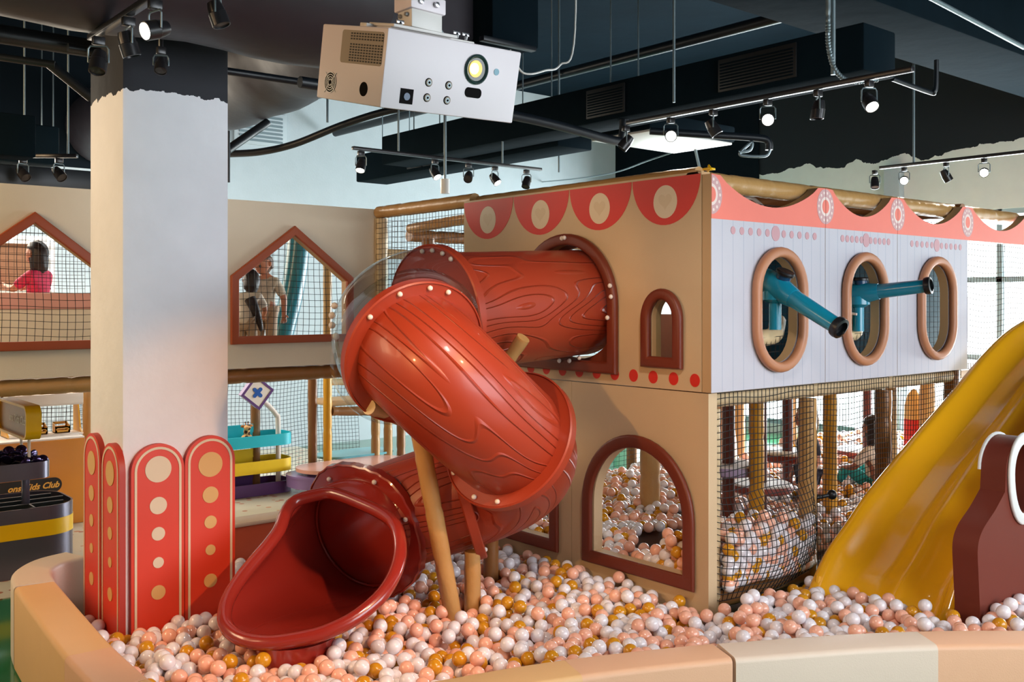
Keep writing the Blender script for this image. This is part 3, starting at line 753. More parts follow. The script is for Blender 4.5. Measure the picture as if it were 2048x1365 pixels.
for x, n in ((.55, 'first'), (1.42, 'second')):
    pipe((x - .3, .2, 1.60), (x + .33, .2, 1.68), .05, 'pipe_cream', 'cream rail inside the %s oval hole under a cannon' % n, bend=[(x - .05, .125, 1.585), (x + .18, .125, 1.60)], seam=.12)
    pipe((x - .08, .1, 1.33), (x - .08, .1, 1.56), .045, 'pipe_cream', 'cream post inside the %s oval hole' % n, seam=.16)
    net(flat((x - .3, .09, 1.33), (x + .3, .09, 1.33), (x + .3, .07, 1.6), (x - .3, .07, 1.58)), 14, 6, 'net_black', 'net inside the %s oval hole' % n, .002)

# ------------------------------------------------------------------ house wall with pentagon windows
f = FY(3.4)
def pent(c, half, zb, zs, za, g=0): return [(c - half, zb), (c + half, zb), (c + half, zs), (c, za), (c - half, zs)]
for (a, b, c, lab) in ((-1.572, .076, -.671, 'cream house wall panel with pentagon window right of the column'), (-3.6, -1.576, -2.478, 'cream house wall panel with pentagon window left of the column')):
    root = empty('house_panel', ((a + b) / 2, 3.44, DECK), lab, 'padded panel')
    hole = pent(c, .452, 1.54, 1.955, 2.30)
    m = MB(); m.prism(f, [(a, DECK), (b, DECK), (b, 2.535), (a, 2.535)], -.07, 0, 'house_vinyl', holes=[hole[::-1]], side='edge_tan'); obj('panel', m, root)
    m = MB(); m.sweep(f, pent(c, .474, 1.518, 1.97, 2.33), rprof(.058, .035, .008), 'rust_vinyl'); obj('window_frame', m, root, label='rust brown pentagon frame')
    side = 'right' if c > -1 else 'left'
    net(flat((c - .46, 3.385 + .1, 1.53), (c + .46, 3.385 + .1, 1.53), (c + .46, 3.485, 2.33), (c - .46, 3.485, 2.33), lambda s_, t: (.006 * math.sin(7 * t), .01 * math.sin(5 * s_), .012 * math.sin(6 * s_) * (1 - t))), 19, 17, 'net_black', 'black net across the house window %s of the column' % side, .0022)
    net(flat((c - .75, 4.9, 1.2), (c + .75, 4.9, 1.2), (c + .75, 4.9, 2.6), (c - .75, 4.9, 2.6)), 26, 26, 'net_brown', 'rear net behind the house window %s of the column' % side, .0018)
pipe((-1.62, 3.47, DECK - .06), (.06, 3.47, DECK - .06), .055, 'pipe_brown', 'brown foam pipe under the house wall right of the column', seam=.16)
pipe((-3.6, 3.47, DECK - .06), (-1.63, 3.47, DECK - .06), .055, 'pipe_tan', 'tan foam pipe under the house wall left of the column', seam=.22)
m = MB(); m.box((-3.6, 3.55, DECK - .08), (.5, 5.0, DECK - .02), 'edge_tan', .01); obj('play_deck', m, None, 'deck floor behind the house windows', 'deck')
# black pipes high behind the house wall at the left
# ------------------------------------------------------------------ red spiral tube slide
RT_, RF = .302, .372
A0, A1 = Vector((.10, 1.085, 1.795)), Vector((-1.09, .975, 1.735))
def hd(az, el): a, e = math.radians(az), math.radians(el); return Vector((math.cos(a) * math.cos(e), math.sin(a) * math.cos(e), math.sin(e)))
B2, B3, B4 = Vector((-1.445, .66, 1.553)), Vector((-.945, .535, 1.095)), Vector((-.85, 1.04, .735))
C5 = Vector(at(727, 1063, 5.36))
T1, T2, T3, T4, T5 = hd(185, -5), hd(264, -20), hd(15, -29), hd(145, -16), hd(200, -12)
slide = empty('tube_slide', (-1.1, .9, .2), 'red wood-grain spiral tube slide with a clear dome and a scoop mouth', 'slide')
def arcmag(p, t, q, u):
    th = max(.2, t.angle(u)); ch = (q - p).length; R = ch / (2 * math.sin(min(th, 3.0) / 2)); return 4 * math.tan(th / 4) * R
def seg_tube(name, p, t, q, u, n, label=None, matn='slide_red', r=RT_, mags=None):
    k = mags or arcmag(p, t, q, u); m = MB(); m.tube(bez(p, t * k, q, u * k, n), r, matn, 48, caps=False, uv=True)
    return obj(name, m, slide, label, angle=70)
def flange(name, c, ax, r=RF, matn='slide_red', caps=(), face=1, wavy=0., ang0=0.):
    m = MB(); a = ax.normalized()
    m.lathe([(RT_ - .012, -.016), (r - .012, -.020), (r - .008, -.028), (r, -.022), (r, .022), (r - .008, .028), (r - .012, .020), (RT_ - .012, .016)], matn, c, a, 64)
    if wavy: m.v = [tuple(Vector(v) + (Vector(v) - c).normalized() * wavy * (math.sin(7 * i % 64 * .39) * .5 + math.sin((i % 64) * .49))) for i, v in enumerate(m.v)]
    o = obj(name, m, slide, angle=50)
    u = Vector((0, 0, 1)); u = (u - a * u.dot(a)).normalized(); w = a.cross(u)
    for t in caps:
        tt = math.radians(t); q = c + (u * math.cos(tt) + w * math.sin(tt)) * (RT_ + .037) + a * .026 * face
        b = MB(); b.ball(q, .0135 if face else .01, 'cap_white', 2); obj('bolt_cap', b, o, label='white plastic bolt cap')
    return o
seg_tube('top_tube', A0, A1 - A0, A1, A1 - A0, 12, mags=1.0, r=.325)
slide_dome = None
m = MB(); k = arcmag(A1, T1, B2, T2); m.tube(bez(A1, T1 * k * 1.25, B2, T2 * k * 1.25, 20), RT_ + .052, 'clear_dome', 48, caps=False); obj('clear_dome', m, slide, 'clear plastic dome elbow', angle=70)
seg_tube('middle_tube', B2, T2, B3, T3, 26)
seg_tube('lower_elbow', B3, T3, B4, T4, 26)
seg_tube('lower_tube', B4, T4, C5, T5, 18)
flange('flange', A1, T1, caps=(8, -6, -20, -32), face=1)
flange('flange', B2, T2, caps=(55, 25, -2, -20), face=1)
dfl = flange('flange', B2 - T2 * .05, T2, r=.405, face=-1, matn='clear_dome')
for px, py in ((669, 612), (664, 631), (664, 651), (672, 673)):
    b = MB(); b.ball(at(px, py, 4.98), .018, 'cap_white', 2); obj('bolt_cap', b, dfl, label='white plastic bolt cap')
flange('flange', B3, T3, caps=(-20, -60, -85, -130, -165, 170, -40), face=-1)
flange('flange', B4, T4, caps=(-150, 160), face=-1)
flange('collar_flange', C5, T5, r=.395, matn='slide_lip', caps=(-25, -70, 30), face=1, wavy=.008)
# scoop mouth: lofted from the collar ring to a free-form lip
LIPC, LAZ = np.array([-1.81, .95, .53]), math.radians(217)
ld = np.array([math.cos(LAZ), math.sin(LAZ), 0]); lw = np.array([-ld[0] * .48, -ld[1] * .48, .268]); ls = np.array([-ld[1], ld[0], 0])
ln = np.cross(ls, lw)
LP = [(634, 976), (604, 983), (576, 996), (558, 1022), (546, 1055), (524, 1085), (499, 1114), (476, 1142), (455, 1172), (440, 1203), (435, 1231), (437, 1253), (448, 1271), (468, 1287), (495, 1297), (530, 1301), (565, 1299), (634, 1286), (675, 1271), (711, 1253), (740, 1232), (766, 1209), (784, 1187), (799, 1161), (809, 1134), (814, 1106), (813, 1080), (807, 1055), (796, 1036), (781, 1022), (757, 1008), (730, 996), (704, 985), (678, 976), (655, 972)]
def onlip(px, py):
    r = ray(px, py); t = np.dot(LIPC - CAM, ln) / np.dot(r, ln); return Vector(CAM + r * t)
_c = np.mean(LP, 0)
def shrink(i):
    a, b = np.array(LP[i - 1], float), np.array(LP[(i + 1) % len(LP)], float); e = (b - a) / np.linalg.norm(b - a); n_ = np.array([e[1], -e[0]])
    n_ = n_ if n_ @ (_c - np.array(LP[i])) > 0 else -n_
    return np.array(LP[i]) + n_ * 14
lip = [onlip(*shrink(i)) for i in range(len(LP))]; lip = spline(lip + [lip[0]], 4)[:-1]
def resample(P, n):
    P = P + [P[0]]; L = [0]
    for i in range(1, len(P)): L.append(L[-1] + (P[i] - P[i - 1]).length)
    o = []; j = 0
    for k in range(n):
        t = L[-1] * k / n
        while L[j + 1] < t: j += 1
        o.append(P[j].lerp(P[j + 1], (t - L[j]) / (L[j + 1] - L[j])))
    return o
NL = 72; lip = resample(lip, NL)
u5 = Vector((0, 0, 1)); u5 = (u5 - T5 * u5.dot(T5)).normalized(); s5 = T5.cross(u5)
if s5.dot(Vector(RT)) > 0: s5 = -s5
# align lip samples to the ring by angle about the mouth axis, both start at the top and run towards the column
ring = [C5 + (u5 * math.cos(2 * PI * k / NL) + s5 * math.sin(2 * PI * k / NL)) * (RT_ + .01) for k in range(NL)]
lipd = Vector(ld)
NR = 14; vs = []; fs = []
for i in range(NR + 1):
    t = i / NR
    for k in range(NL):
        a, b = ring[k], lip[k]
        d = (b - a).length
        c3 = a * (2 * t**3 - 3 * t**2 + 1) + T5 * d * .9 * (t**3 - 2 * t**2 + t) + b * (3 * t**2 - 2 * t**3) + lipd * d * .5 * (t**3 - t**2)
        if i < NR: c3 = c3 + (c3 - (C5.lerp(Vector(LIPC), t))).normalized() * .012 * math.sin(PI * t)
        vs.append(c3)
for i in range(NR):
    for k in range(NL):
        l = (k + 1) % NL; fs.append((i * NL + k, i * NL + l, (i + 1) * NL + l, (i + 1) * NL + k))
vs_m = list(vs)
m = MB(); m.add(vs, fs, 'slide_lip'); mouth = obj('exit_mouth', m, slide, angle=80)
m = MB(); m.tube(lip, .034, 'slide_lip', 16, False, closed=True); obj('lip', m, mouth, angle=80)
m = MB(); m.tube([C5 + T5 * .03 + (u5 * math.cos(2 * PI * k / 48) + s5 * math.sin(2 * PI * k / 48)) * (RT_ + .002) for k in range(48)], .007, 'slide_lip', 8, False, closed=True); obj('inner_joint', m, mouth)
q = Vector(onlip(560, 1290)) - lipd * .16; q.z = 0
m = MB(); m.lathe([(.0, 0), (.21, 0), (.18, .20), (.19, .26), (0, .26)], 'slide_lip', q, (0, 0, 1), 24, 1.0, .8); obj('foot', m, mouth)
PEDESTAL = (q.x, q.y)
# posts and bars carrying the slide
pf, pt = onz(905, 1225, .17), at(838, 860, 4.98)
pf = pf + (pf - pt) * .12; POST = (pf[0], pf[1])
pipe(pf, pt, .046, 'pipe_tan', 'leaning tan post in front of the lower slide tube', seam=.3)
q1 = onz(945, 1205, .0); q1 = onz(945, 1200, .2); q2 = onz(982, 1150, .2)
pipe((q1[0], q1[1], 0), (q1[0], q1[1], .46), .045, 'pipe_tan', 'short tan post under the slide elbow, nearer one', seam=.3)
pipe((q2[0], q2[1], 0), (q2[0], q2[1], .46), .045, 'pipe_brown', 'short tan post under the slide elbow, farther one', seam=.3)
pipe(at(738, 815, 4.72), at(800, 838, 4.95), .037, 'pipe_cream', 'cut pipe end poking out under the slide at its left', seam=.3)
pipe(at(1047, 676, 5.15), at(1020, 716, 5.2), .037, 'pipe_tan', 'cut pipe end poking up between the two slide tubes', seam=.3)

# ------------------------------------------------------------------ yellow slide
ys = empty('wave_slide', (1.6, -.6, 0), 'glossy yellow double wave slide running down to the ball pit', 'slide')
railx = [.62, .74, .86, 1.05, 1.265, 1.7, 2.26, 2.75, 3.2, 3.7, 4.3]
railz = [.12, .26, .38, .50, .64, .868, 1.147, 1.40, 1.585, 1.69, 1.70]
prof = [(-.15, -.02), (-.165, .0), (-.185, .0), (-.205, -.015), (-.25, -.09), (-.29, -.135), (-.33, -.15), (-.44, -.155), (-.50, -.13), (-.56, -.095), (-.62, -.13), (-.68, -.155), (-.75, -.155), (-.785, -.12), (-.81, -.03), (-.825, 0), (-.84, 0), (-.85, -.02)]
xs = np.linspace(.62, 4.3, 70)
prof = [(p.x, p.y) for p in spline([(a, b, 0) for a, b in prof], 4)]
vs = []; fs = []; K = len(prof)
RP = spline([(x, 0, z) for x, z in zip(railx, railz)], 10); rx = [p.x for p in RP]; rz = [p.z for p in RP]
for i, x in enumerate(xs):
    z = float(np.interp(x, rx, rz)); fl = min(1, max(0, (x - .62) / .3))
    for (y, dz) in prof:
        xx = x + (.30 * (-.17 - y) / .85 + .02) * max(0, 1 - (x - .62) / 1.2)
        vs.append((xx, y, max(z + dz * (.45 + .55 * fl), .06)))
for i in range(len(xs) - 1):
    for k in range(K - 1): fs.append((i * K + k, (i + 1) * K + k, (i + 1) * K + k + 1, i * K + k + 1))
m = MB(); m.add(vs, fs, 'yellow_slide')
me_bed = obj('bed', m, ys, angle=80)
md = me_bed.modifiers.new('thickness', 'SOLIDIFY'); md.thickness = .012; md.offset = 1
m = MB(); m.tube([(.66 + .02, -.175, .0), (.70, -.175, .12), (.735, -.175, .25)], .02, 'yellow_slide', 10)
m.box((1.7, -.8, 0), (1.76, -.2, .52), 'yellow_slide', .01); m.box((3.0, -.8, 0), (3.06, -.2, 1.2), 'yellow_slide', .01); obj('support', m, ys)
m = MB(); m.box((4.28, -.85, 1.40), (5.2, -.15, 1.48), 'yellow_slide', .01)
for x, y in ((4.36, -.78), (4.36, -.22), (5.12, -.78), (5.12, -.22)): m.box((x - .03, y - .03, 0), (x + .03, y + .03, 1.41), 'pipe_tan', .01)
obj('platform', m, ys, label='yellow platform on tan posts')

# ------------------------------------------------------------------ brown board with a round head
yb = -1.03
fb = FY(yb)
bpx = lambda px, py: (lambda p: (p[0], p[2]))(ony(px, py, yb))
L_ = [bpx(*p) for p in ((1960, 1215), (1957, 1150), (1956, 1095), (1966, 1060), (1990, 1022), (2010, 985))]
hx0 = bpx(2012, 930)[0]; hz0 = bpx(2016, 975)[1]; ztop = bpx(2050, 873)[1]; hr = .20; hc = hx0 + hr
right = [(2 * hc - x, z) for x, z in L_[::-1]]
dome = [(hc - hr * math.cos(PI * k / 16), ztop - .17 + .17 * math.sin(PI * k / 16)) for k in range(17)]
L_ = [(p.x, p.y) for p in spline([(a, b, 0) for a, b in L_], 5)]
right = [(2 * hc - x, z) for x, z in L_[::-1]]
outl = [(L_[0][0], 0)] + L_ + dome + right + [(right[-1][0], 0)]
tb = empty('play_board', (hc, yb + .07, 0), 'brown padded board with a white-rimmed round head beside the yellow slide', 'play board')
hole = [(hc + .125 * math.cos(t), (hz0 + ztop) / 2 - .06 + (.15 if math.sin(t) > 0 else .22) * math.sin(t)) for t in [2 * PI * k / 32 for k in range(32)]]
m = MB(); m.prism(fb, outl[::-1], -.13, 0, 'toy_brown', holes=[hole]); obj('board', m, tb)
m = MB(); ringp = [(hc + .158 * math.cos(t), (hz0 + ztop) / 2 - .06 + (.178 if math.sin(t) > 0 else .255) * math.sin(t)) for t in [2 * PI * k / 40 for k in range(40)]]
m.sweep(fb, ringp, rprof(.062, .018, .008), 'toy_white'); obj('white_rim', m, tb, label='white raised rim')
m = MB(); m.sweep(lambda a, b, o: (a, yb + .13 + o, b), [(hc - (hr + .003) * math.cos(PI * k / 16), ztop - .17 + .173 * math.sin(PI * k / 16)) for k in range(17)], rprof(.02, .014, .004), 'toy_white', closed=False); obj('back_rim', m, tb, label='white rim on the far face')
BOARD = (min(p[0] for p in L_), yb)

# ================================================================== UNDER THE CEILING
def along_y(px, py, z, y1): p = onz(px, py, z); return (p[0], p[1], z), (p[0], y1, z)
def duct_box(name, lo, hi, label, m_='duct_black', grilles=(), hang=(.15, .85)):
    r = empty(name, ((lo[0] + hi[0]) / 2, (lo[1] + hi[1]) / 2, lo[2]), label, 'duct')
    m = MB(); m.box(lo, hi, m_, .015); obj('casing', m, r)
    for (y0, y1) in grilles:
        m = MB(); m.box((lo[0] - .012, y0, lo[2] + .035), (lo[0], y1, hi[2] - .03), 'grille_black', .004)
        for k in range(9):
            z = lo[2] + .05 + k * (hi[2] - lo[2] - .1) / 9; m.box((lo[0] - .02, y0 + .02, z), (lo[0] - .01, y1 - .02, z + .008), 'duct_black')
        obj('grille', m, r)
    for yy in hang:
        m = MB(); yq = lo[1] + (hi[1] - lo[1]) * yy
        for xx in (lo[0] + .03, hi[0] - .03): m.tube([(xx, yq, hi[2] - .02), (xx, yq, ZC)], .006, 'rod_grey', 6)
        obj('hanger', m, r)
    return r
a = onz(1728, 139, 3.15); b = ony(1792, 120, a[1])
duct_box('air_duct', (a[0], a[1], 3.15), (b[0], a[1] + 5.2, 3.43), 'long black duct above the right-hand light track', grilles=[(a[1] + .45, a[1] + 1.05), (a[1] + 1.9, a[1] + 2.3)], hang=(.4, .9))
a = onz(1116, 292, 3.12); b = ony(1168, 280, a[1])
duct_box('air_duct', (a[0], a[1], 3.12), (b[0] + .1, a[1] + 3.3, 3.42), 'black duct with grilles in front of the white back wall', grilles=[(a[1] + 1.75, a[1] + 2.0), (a[1] + 2.02, a[1] + 2.28)])
a = onz(1925, 58, 3.78)
duct_box('air_duct', (a[0] - 2.5, a[1], 3.75), (XR - .1, a[1] + .7, 4.3), 'big grey duct crossing the top right corner')
a = at(985, 78, 6.0); b = ony(1078, 78, a[1])
duct_box('air_duct', (a[0], a[1], a[2]), (b[0], a[1] + 1.6, a[2] + .5), 'dark duct end hanging right of the projector')
m = MB(); m.obox((a[0] + .1, a[1] - .03, a[2] - .02), (.42, .05, .03), 'pipe_black', None, .004); obj('duct_bracket', m, None, 'dark bracket under the duct end beside the projector', 'bracket')
# big fabric wrapped ducts top left
def wrapped(P, r, label, flat_=.8):
    mb = MB(); P = [Vector(p) for p in P]; n = 40; Q = [P[0].lerp(P[1], k / n) for k in range(n + 1)]
    mb.tube(Q, r, 'duct_wrap', 28, rf=lambda L: r * (1 + .05 * math.sin(L * 5.1) * math.sin(L * 2.3 + 1) - .05 * (abs((L / 1.1) % 1 - .5) < .02)))
    return obj('wrapped_duct', mb, None, label, 'duct', angle=70)
e = ony(705, 50, 1.05)
wrapped([(-8.2, 1.05, 3.45), (e[0], 1.05, 3.45)], .48, 'huge dark wrapped duct above the white column')
a = onz(660, 197, 3.25)
wrapped([(a[0] - .1, 1.56, 3.66), (a[0] - .1, YB - .1, 3.66)], .42, 'dark wrapped duct running back over the house wall')
a = onz(60, 100, 3.3)
wrapped([(-8.2, a[1] + 1.6, 3.7), (-2.6, a[1] + 1.6, 3.7)], .34, 'second dark wrapped duct left of the column')
def rod(p, q, r, m_, label, name='steel_rod', cat='rod', pts=None):
    mb = MB(); mb.tube(spline(pts, 8) if pts else [p, q], r, m_, 10); return obj(name, mb, None, label, cat, angle=60)
# dark pipes
a, b = onz(1366, 85, 3.9), onz(1062, 155, 3.9); rod((a[0], a[1] - 1.2, 3.9), (a[0], 7.5, 3.9), .045, 'pipe_black', 'thick black pipe slanting behind the projector to the upper right', 'ceiling_pipe', 'pipe')
a = onz(1030, 232, 3.05); b = ony(1232, 282, a[1]); rod(None, None, .034, 'pipe_black', 'black pipe with an upturned elbow right of the projector', 'ceiling_pipe', 'pipe', [(a[0] - 1.6, a[1], a[2]), a, (b[0], b[1], b[2]), (b[0] + .07, b[1], b[2] + .04), (b[0] + .09, b[1], b[2] + .25)])
rod(None, None, .03, 'pipe_black', 'sagging black cable pipe right of the column', 'ceiling_pipe', 'pipe', [at(458, 308, 8.2), at(520, 304, 8.1), at(590, 288, 8.0), at(680, 252, 7.9), at(760, 226, 7.8), at(830, 212, 7.7)])
rod(at(455, 300, 7.6), at(535, 245, 7.9), .035, 'pipe_black', 'short slanting black strut beside the column', 'ceiling_strut', 'strut')
rod(at(457, 262, 7.3), at(457, 365, 7.3), .012, 'pipe_black', 'black upright bar against the right edge of the column', 'ceiling_strut', 'strut')
rod(at(100, 128, 5.6), at(182, 195, 5.8), .03, 'pipe_black', 'slanting black strut left of the column', 'ceiling_strut', 'strut')
rod(at(-30, 110, 5.5), at(110, 130, 5.6), .022, 'pipe_black', 'black rail leading to the slanting strut left of the column', 'ceiling_strut', 'strut')
a = onz(330, 125, 3.1); b = ony(640, 170, a[1]); rod((a[0] - .5, a[1], a[2]), b, .022, 'pipe_black', 'thin black pipe passing in front of the column top', 'ceiling_pipe', 'pipe')
a = onz(0, 68, 3.15); b = ony(190, 105, a[1]); rod((a[0] - .5, a[1], 3.15), (b[0], b[1], 3.15), .05, 'pipe_black', 'grey-black pipe at the top left corner', 'ceiling_pipe', 'pipe')
rod(None, None, .016, 'pipe_black', 'black pipe with a low elbow below the right light track', 'ceiling_pipe', 'pipe', [at(1785, 158, 6.4), at(1860, 185, 6.6), at(1868, 184, 6.6), at(1872, 170, 6.6), at(1873, 120, 6.6)])
rod(at(2048, 95, 6.2), at(1850, -10, 5.6), .014, 'rod_grey', 'thin grey conduit along the big duct at top right', 'conduit', 'conduit')
rod(None, None, .008, 'rod_grey', 'long thin cable sagging over the castle roof', 'cable', 'cable', [ony(1085, 364, 7.69), at(1150, 358, 12), at(1230, 345, 10.5), at(1300, 320, 9.4), at(1400, 287, 8.8)])
rod(at(1400, 340, 8.8), at(1388, 287, 8.8), .014, 'rod_grey', 'short pale cable above the castle corner', 'cable', 'cable')
# boxes at far left
a = at(-40, 315, 6.3); b = at(72, 232, 6.3); m = MB(); m.box((min(a[0], b[0]), min(a[1], b[1]), a[2]), (max(a[0], b[0]), max(a[1], b[1]), b[2]), 'duct_black', .01)
obj('junction_box', m, None, 'black metal box under the ceiling at the left edge', 'box')
a = onz(75, 310, 3.0); b = ony(182, 300, a[1]); duct_box('air_duct', (a[0] - .3, a[1], 2.93), (b[0] - .25, a[1] + .5, 3.25), 'black duct behind the left side of the column')
a = ony(0, 372, 4.2); b = ony(182, 345, 4.2); m = MB(); m.box((a[0] - 1, 4.2, a[2]), (b[0] + .2, 4.3, b[2] + .01), 'pipe_black', .008); obj('ceiling_beam', m, None, 'black beam just above the left house wall', 'beam')
# air conditioner with pale underside and its tray
a, b = at(1210, 268, 8.2), at(1370, 292, 8.2)
m = MB(); m.box((a[0], a[1] - .5, 3.18), (a[0] + 1.1, a[1] + .2, 3.32), 'duct_black', .02); ac = obj('air_conditioner', m, None, 'ceiling air conditioner with pale underside above the castle', 'air conditioner')
m = MB(); m.box((a[0] + .02, a[1] - .48, 3.16), (a[0] + 1.08, a[1] + .18, 3.18), 'bracket_white', .006); obj('bottom_panel', m, ac, 'pale bottom panel')
rod(None, None, .03, 'pipe_black', 'black pipe along the air conditioner ending in a bend', 'ceiling_pipe', 'pipe', [at(1300, 262, 7.6), at(1420, 270, 7.6), at(1515, 276, 7.6), at(1536, 283, 7.6), at(1538, 300, 7.6)])
rod(None, None, .012, 'rod_grey', 'small bent pipe tray hanging under the ceiling pipe', 'pipe_hook', 'pipe', [at(1478, 304, 7.6), at(1500, 300, 7.6), at(1503, 285, 7.6), at(1480, 306, 7.6), at(1490, 312, 7.6), at(1530, 312, 7.6), at(1540, 300, 7.6)])

# ---- light tracks and their spotlights
ZT = 2.95
def track(label, p, q, r=.017):
    p, q = Vector(p), Vector(q); d = (q - p); M = d.to_track_quat('X', 'Z').to_matrix()
    m = MB(); m.obox((p + q) / 2, (d.length, .036, .026), 'lamp_black', M, .004); return obj('light_track', m, None, label, 'light track')
def spotlight(pos, aim, lit, label, energy=0, col=(1, .9, .75), k=1.0, stem=False):
    p = Vector(pos); a = Vector(aim).normalized(); h = p + Vector((0, 0, -.115 * k))
    r = empty('track_spotlight', p, label, 'spotlight')
    m = MB(); m.obox(p + Vector((0, 0, -.022)), (.05 * k, .03, .035), 'lamp_black', None, .004); obj('adapter', m, r)
    if stem: m = MB(); m.tube([p + Vector((0, 0, -.01)), (p.x, p.y, ZC)], .012, 'lamp_black', 8); obj('stem', m, r)
    sd = a.cross(Vector((0, 0, 1))); sd = sd.normalized() if sd.length > .05 else Vector((1, 0, 0))
    w = .042 * k; t = p + Vector((0, 0, -.045))
    m = MB(); m.tube([h - sd * w, t - sd * w + Vector((0, 0, -.012)), t - sd * w * .8, t + sd * w * .8, t + sd * w + Vector((0, 0, -.012)), h + sd * w], .004, 'rod_grey', 6); obj('bracket', m, r)
    m = MB(); m.lathe([(0, -.055 * k), (.026 * k, -.053 * k), (.032 * k, -.03 * k), (.034 * k, -.012 * k), (.0345 * k, -.008 * k), (.0365 * k, -.006 * k), (.0365 * k, .045 * k), (.032 * k, .046 * k), (.031 * k, .036 * k), (0, .036 * k)], 'lamp_black', h, a, 20); hd_ = obj('head', m, r)
    m = MB(); m.lathe([(0, .040 * k), (.0305 * k, .040 * k)], 'lamp_lit' if lit else 'lamp_off', h, a, 20); obj('lens', m, hd_, 'glowing lens' if lit else 'dark lens')
    if lit and energy: lamp('spotlight_beam', 'SPOT', h + a * .06, h + a * 3, energy, col, .03, angle=60, blend=.6)
    return r
toc = lambda p: Vector(CAM) - Vector(p)
ordn = ['first', 'second', 'third', 'fourth', 'fifth']
# track over the castle front, runs along y
a, b = onz(1815, 140, ZT), onz(1252, 246, ZT)
track('long black light track over the castle, under the right-hand duct', (a[0], a[1] - .03, ZT), (a[0], b[1], ZT))
for i, (px, py, lit, aim) in enumerate([(1268, 250, 0, (-.5, .4, -.8)), (1352, 232, 1, None), (1437, 216, 0, (.3, -.4, -.8)), (1548, 196, 1, None), (1652, 178, 0, (-.1, .1, -1)), (1758, 160, 1, (-.45, -.75, -.9))]):
    p = onz(px, py, ZT); q = (a[0], p[1], ZT - .012)
    d = aim or (toc(q) + Vector((.5, .2, -.35)))
    spotlight(q, d, lit, '%s black spotlight, %s from the left on the track over the castle' % ('glowing' if lit else 'unlit', (ordn + ['sixth'])[i]), 22)
# track in front of the white back wall, runs along x
a, b = onz(705, 296, ZT), None; b = ony(1082, 340, a[1])
track('blue-grey light track in front of the white back wall', (a[0], a[1], ZT), (b[0], a[1], ZT))
for i, (px, py, lit, aim) in enumerate([(722, 305, 1, (-.35, -.3, -.9)), (870, 318, 1, (.1, -.6, -.75)), (937, 325, 0, (-.5, -.5, -.5)), (990, 331, 1, (.15, -.65, -.75)), (1053, 337, 0, (-.4, -.2, -.9))]):
    p = ony(px, py, a[1]); q = (p[0], a[1], ZT - .012)
    spotlight(q, aim, lit, '%s spotlight, %s from the left on the track by the white wall' % ('glowing' if lit else 'unlit', ordn[i]), 14)
for px, n in ((797, 'left'), (1005, 'right')):
    p = ony(px, 315, a[1]); rod((p[0], a[1], ZT), (p[0], a[1], ZC), .008, 'rod_grey', 'thin rod holding the back-wall light track, %s one' % n)
p = ony(890, 380, a[1] - .1); rod((p[0], p[1], p[2]), (p[0], p[1], ZC), .012, 'rod_grey', 'cable drop with a small white sensor below the projector', 'conduit', 'conduit')
m = MB(); m.lathe([(0, -.06), (.036, -.06), (.036, .055), (0, .055)], 'bracket_white', (p[0], p[1], p[2] + .03), (0, 0, 1), 16); obj('ceiling_sensor', m, None, 'small white cylinder hanging under the projector', 'sensor')
# far right track
a = onz(1760, 336, ZT); b = onz(2046, 316, ZT)
track('thin black light track at the right edge before the pale wall', (a[0], a[1], ZT), (a[0], b[1] - .6, ZT))
for i, (px, py, lit, aim) in enumerate([(1773, 341, 0, (-.3, -.2, -.9)), (1851, 338, 1, None), (1944, 331, 0, (.4, -.3, -.8)), (2033, 326, 1, None)]):
    p = onz(px, py, ZT); q = (a[0], p[1], ZT - .012); d = aim or (toc(q) + Vector((.3, .3, -.9)))
    spotlight(q, d, lit, '%s spotlight, %s from the left on the right-edge track' % ('glowing' if lit else 'unlit', ordn[i]), 30)
p = onz(1859, 334, ZT); rod((a[0], p[1], ZT), (a[0], p[1], ZC), .010, 'rod_grey', 'pale vertical rod holding the right-edge light track')
# top-left track
a, b = onz(182, 76, ZT), onz(350, -18, ZT)
track('black light track crossing above the column corner', (a[0], a[1], ZT), (a[0] , b[1] - .4, ZT), .02)
for i, (px, py, lit, aim) in enumerate([(208, 68, 0, (-.2, -.3, -.9)), (275, 30, 0, (.3, .0, -.9)), (342, -2, 1, (-.95, -.2, -.35))]):
    p = onz(px, py, ZT); q = (a[0], p[1], ZT - .012)
    spotlight(q, aim, lit, '%s spotlight, %s from the left on the track above the column' % ('glowing' if lit else 'unlit', ordn[i]), 30, (1, .7, .4))
p = at(436, -28, 3.9); spotlight(p, (.25, -.2, -.9), 0, 'unlit spotlight cut off by the top edge, right of the column', 0, stem=True)
p = at(322, 92, 4.6); spotlight(p, (-.2, -.4, -.8), 0, 'small unlit spotlight just in front of the black column top', 0, k=.8, stem=True)
# small far-left track
p = at(30, 312, 6.8); q = at(155, 312, 6.8); track('short blue-grey track left of the column under the duct', p, q)
for t_, n in ((.15, 'left'), (.85, 'right')): a = p * (1 - t_) + q * t_; rod(a, (a[0], a[1], ZC), .007, 'rod_grey', 'thin rod holding the short track left of the column, %s one' % n)
for px, n in ((46, 'left'), (118, 'right')): spotlight(at(px, 315, 6.8), (.25, -.6, -.6), 0, 'small unlit spotlight left of the column, %s one of the pair' % n)
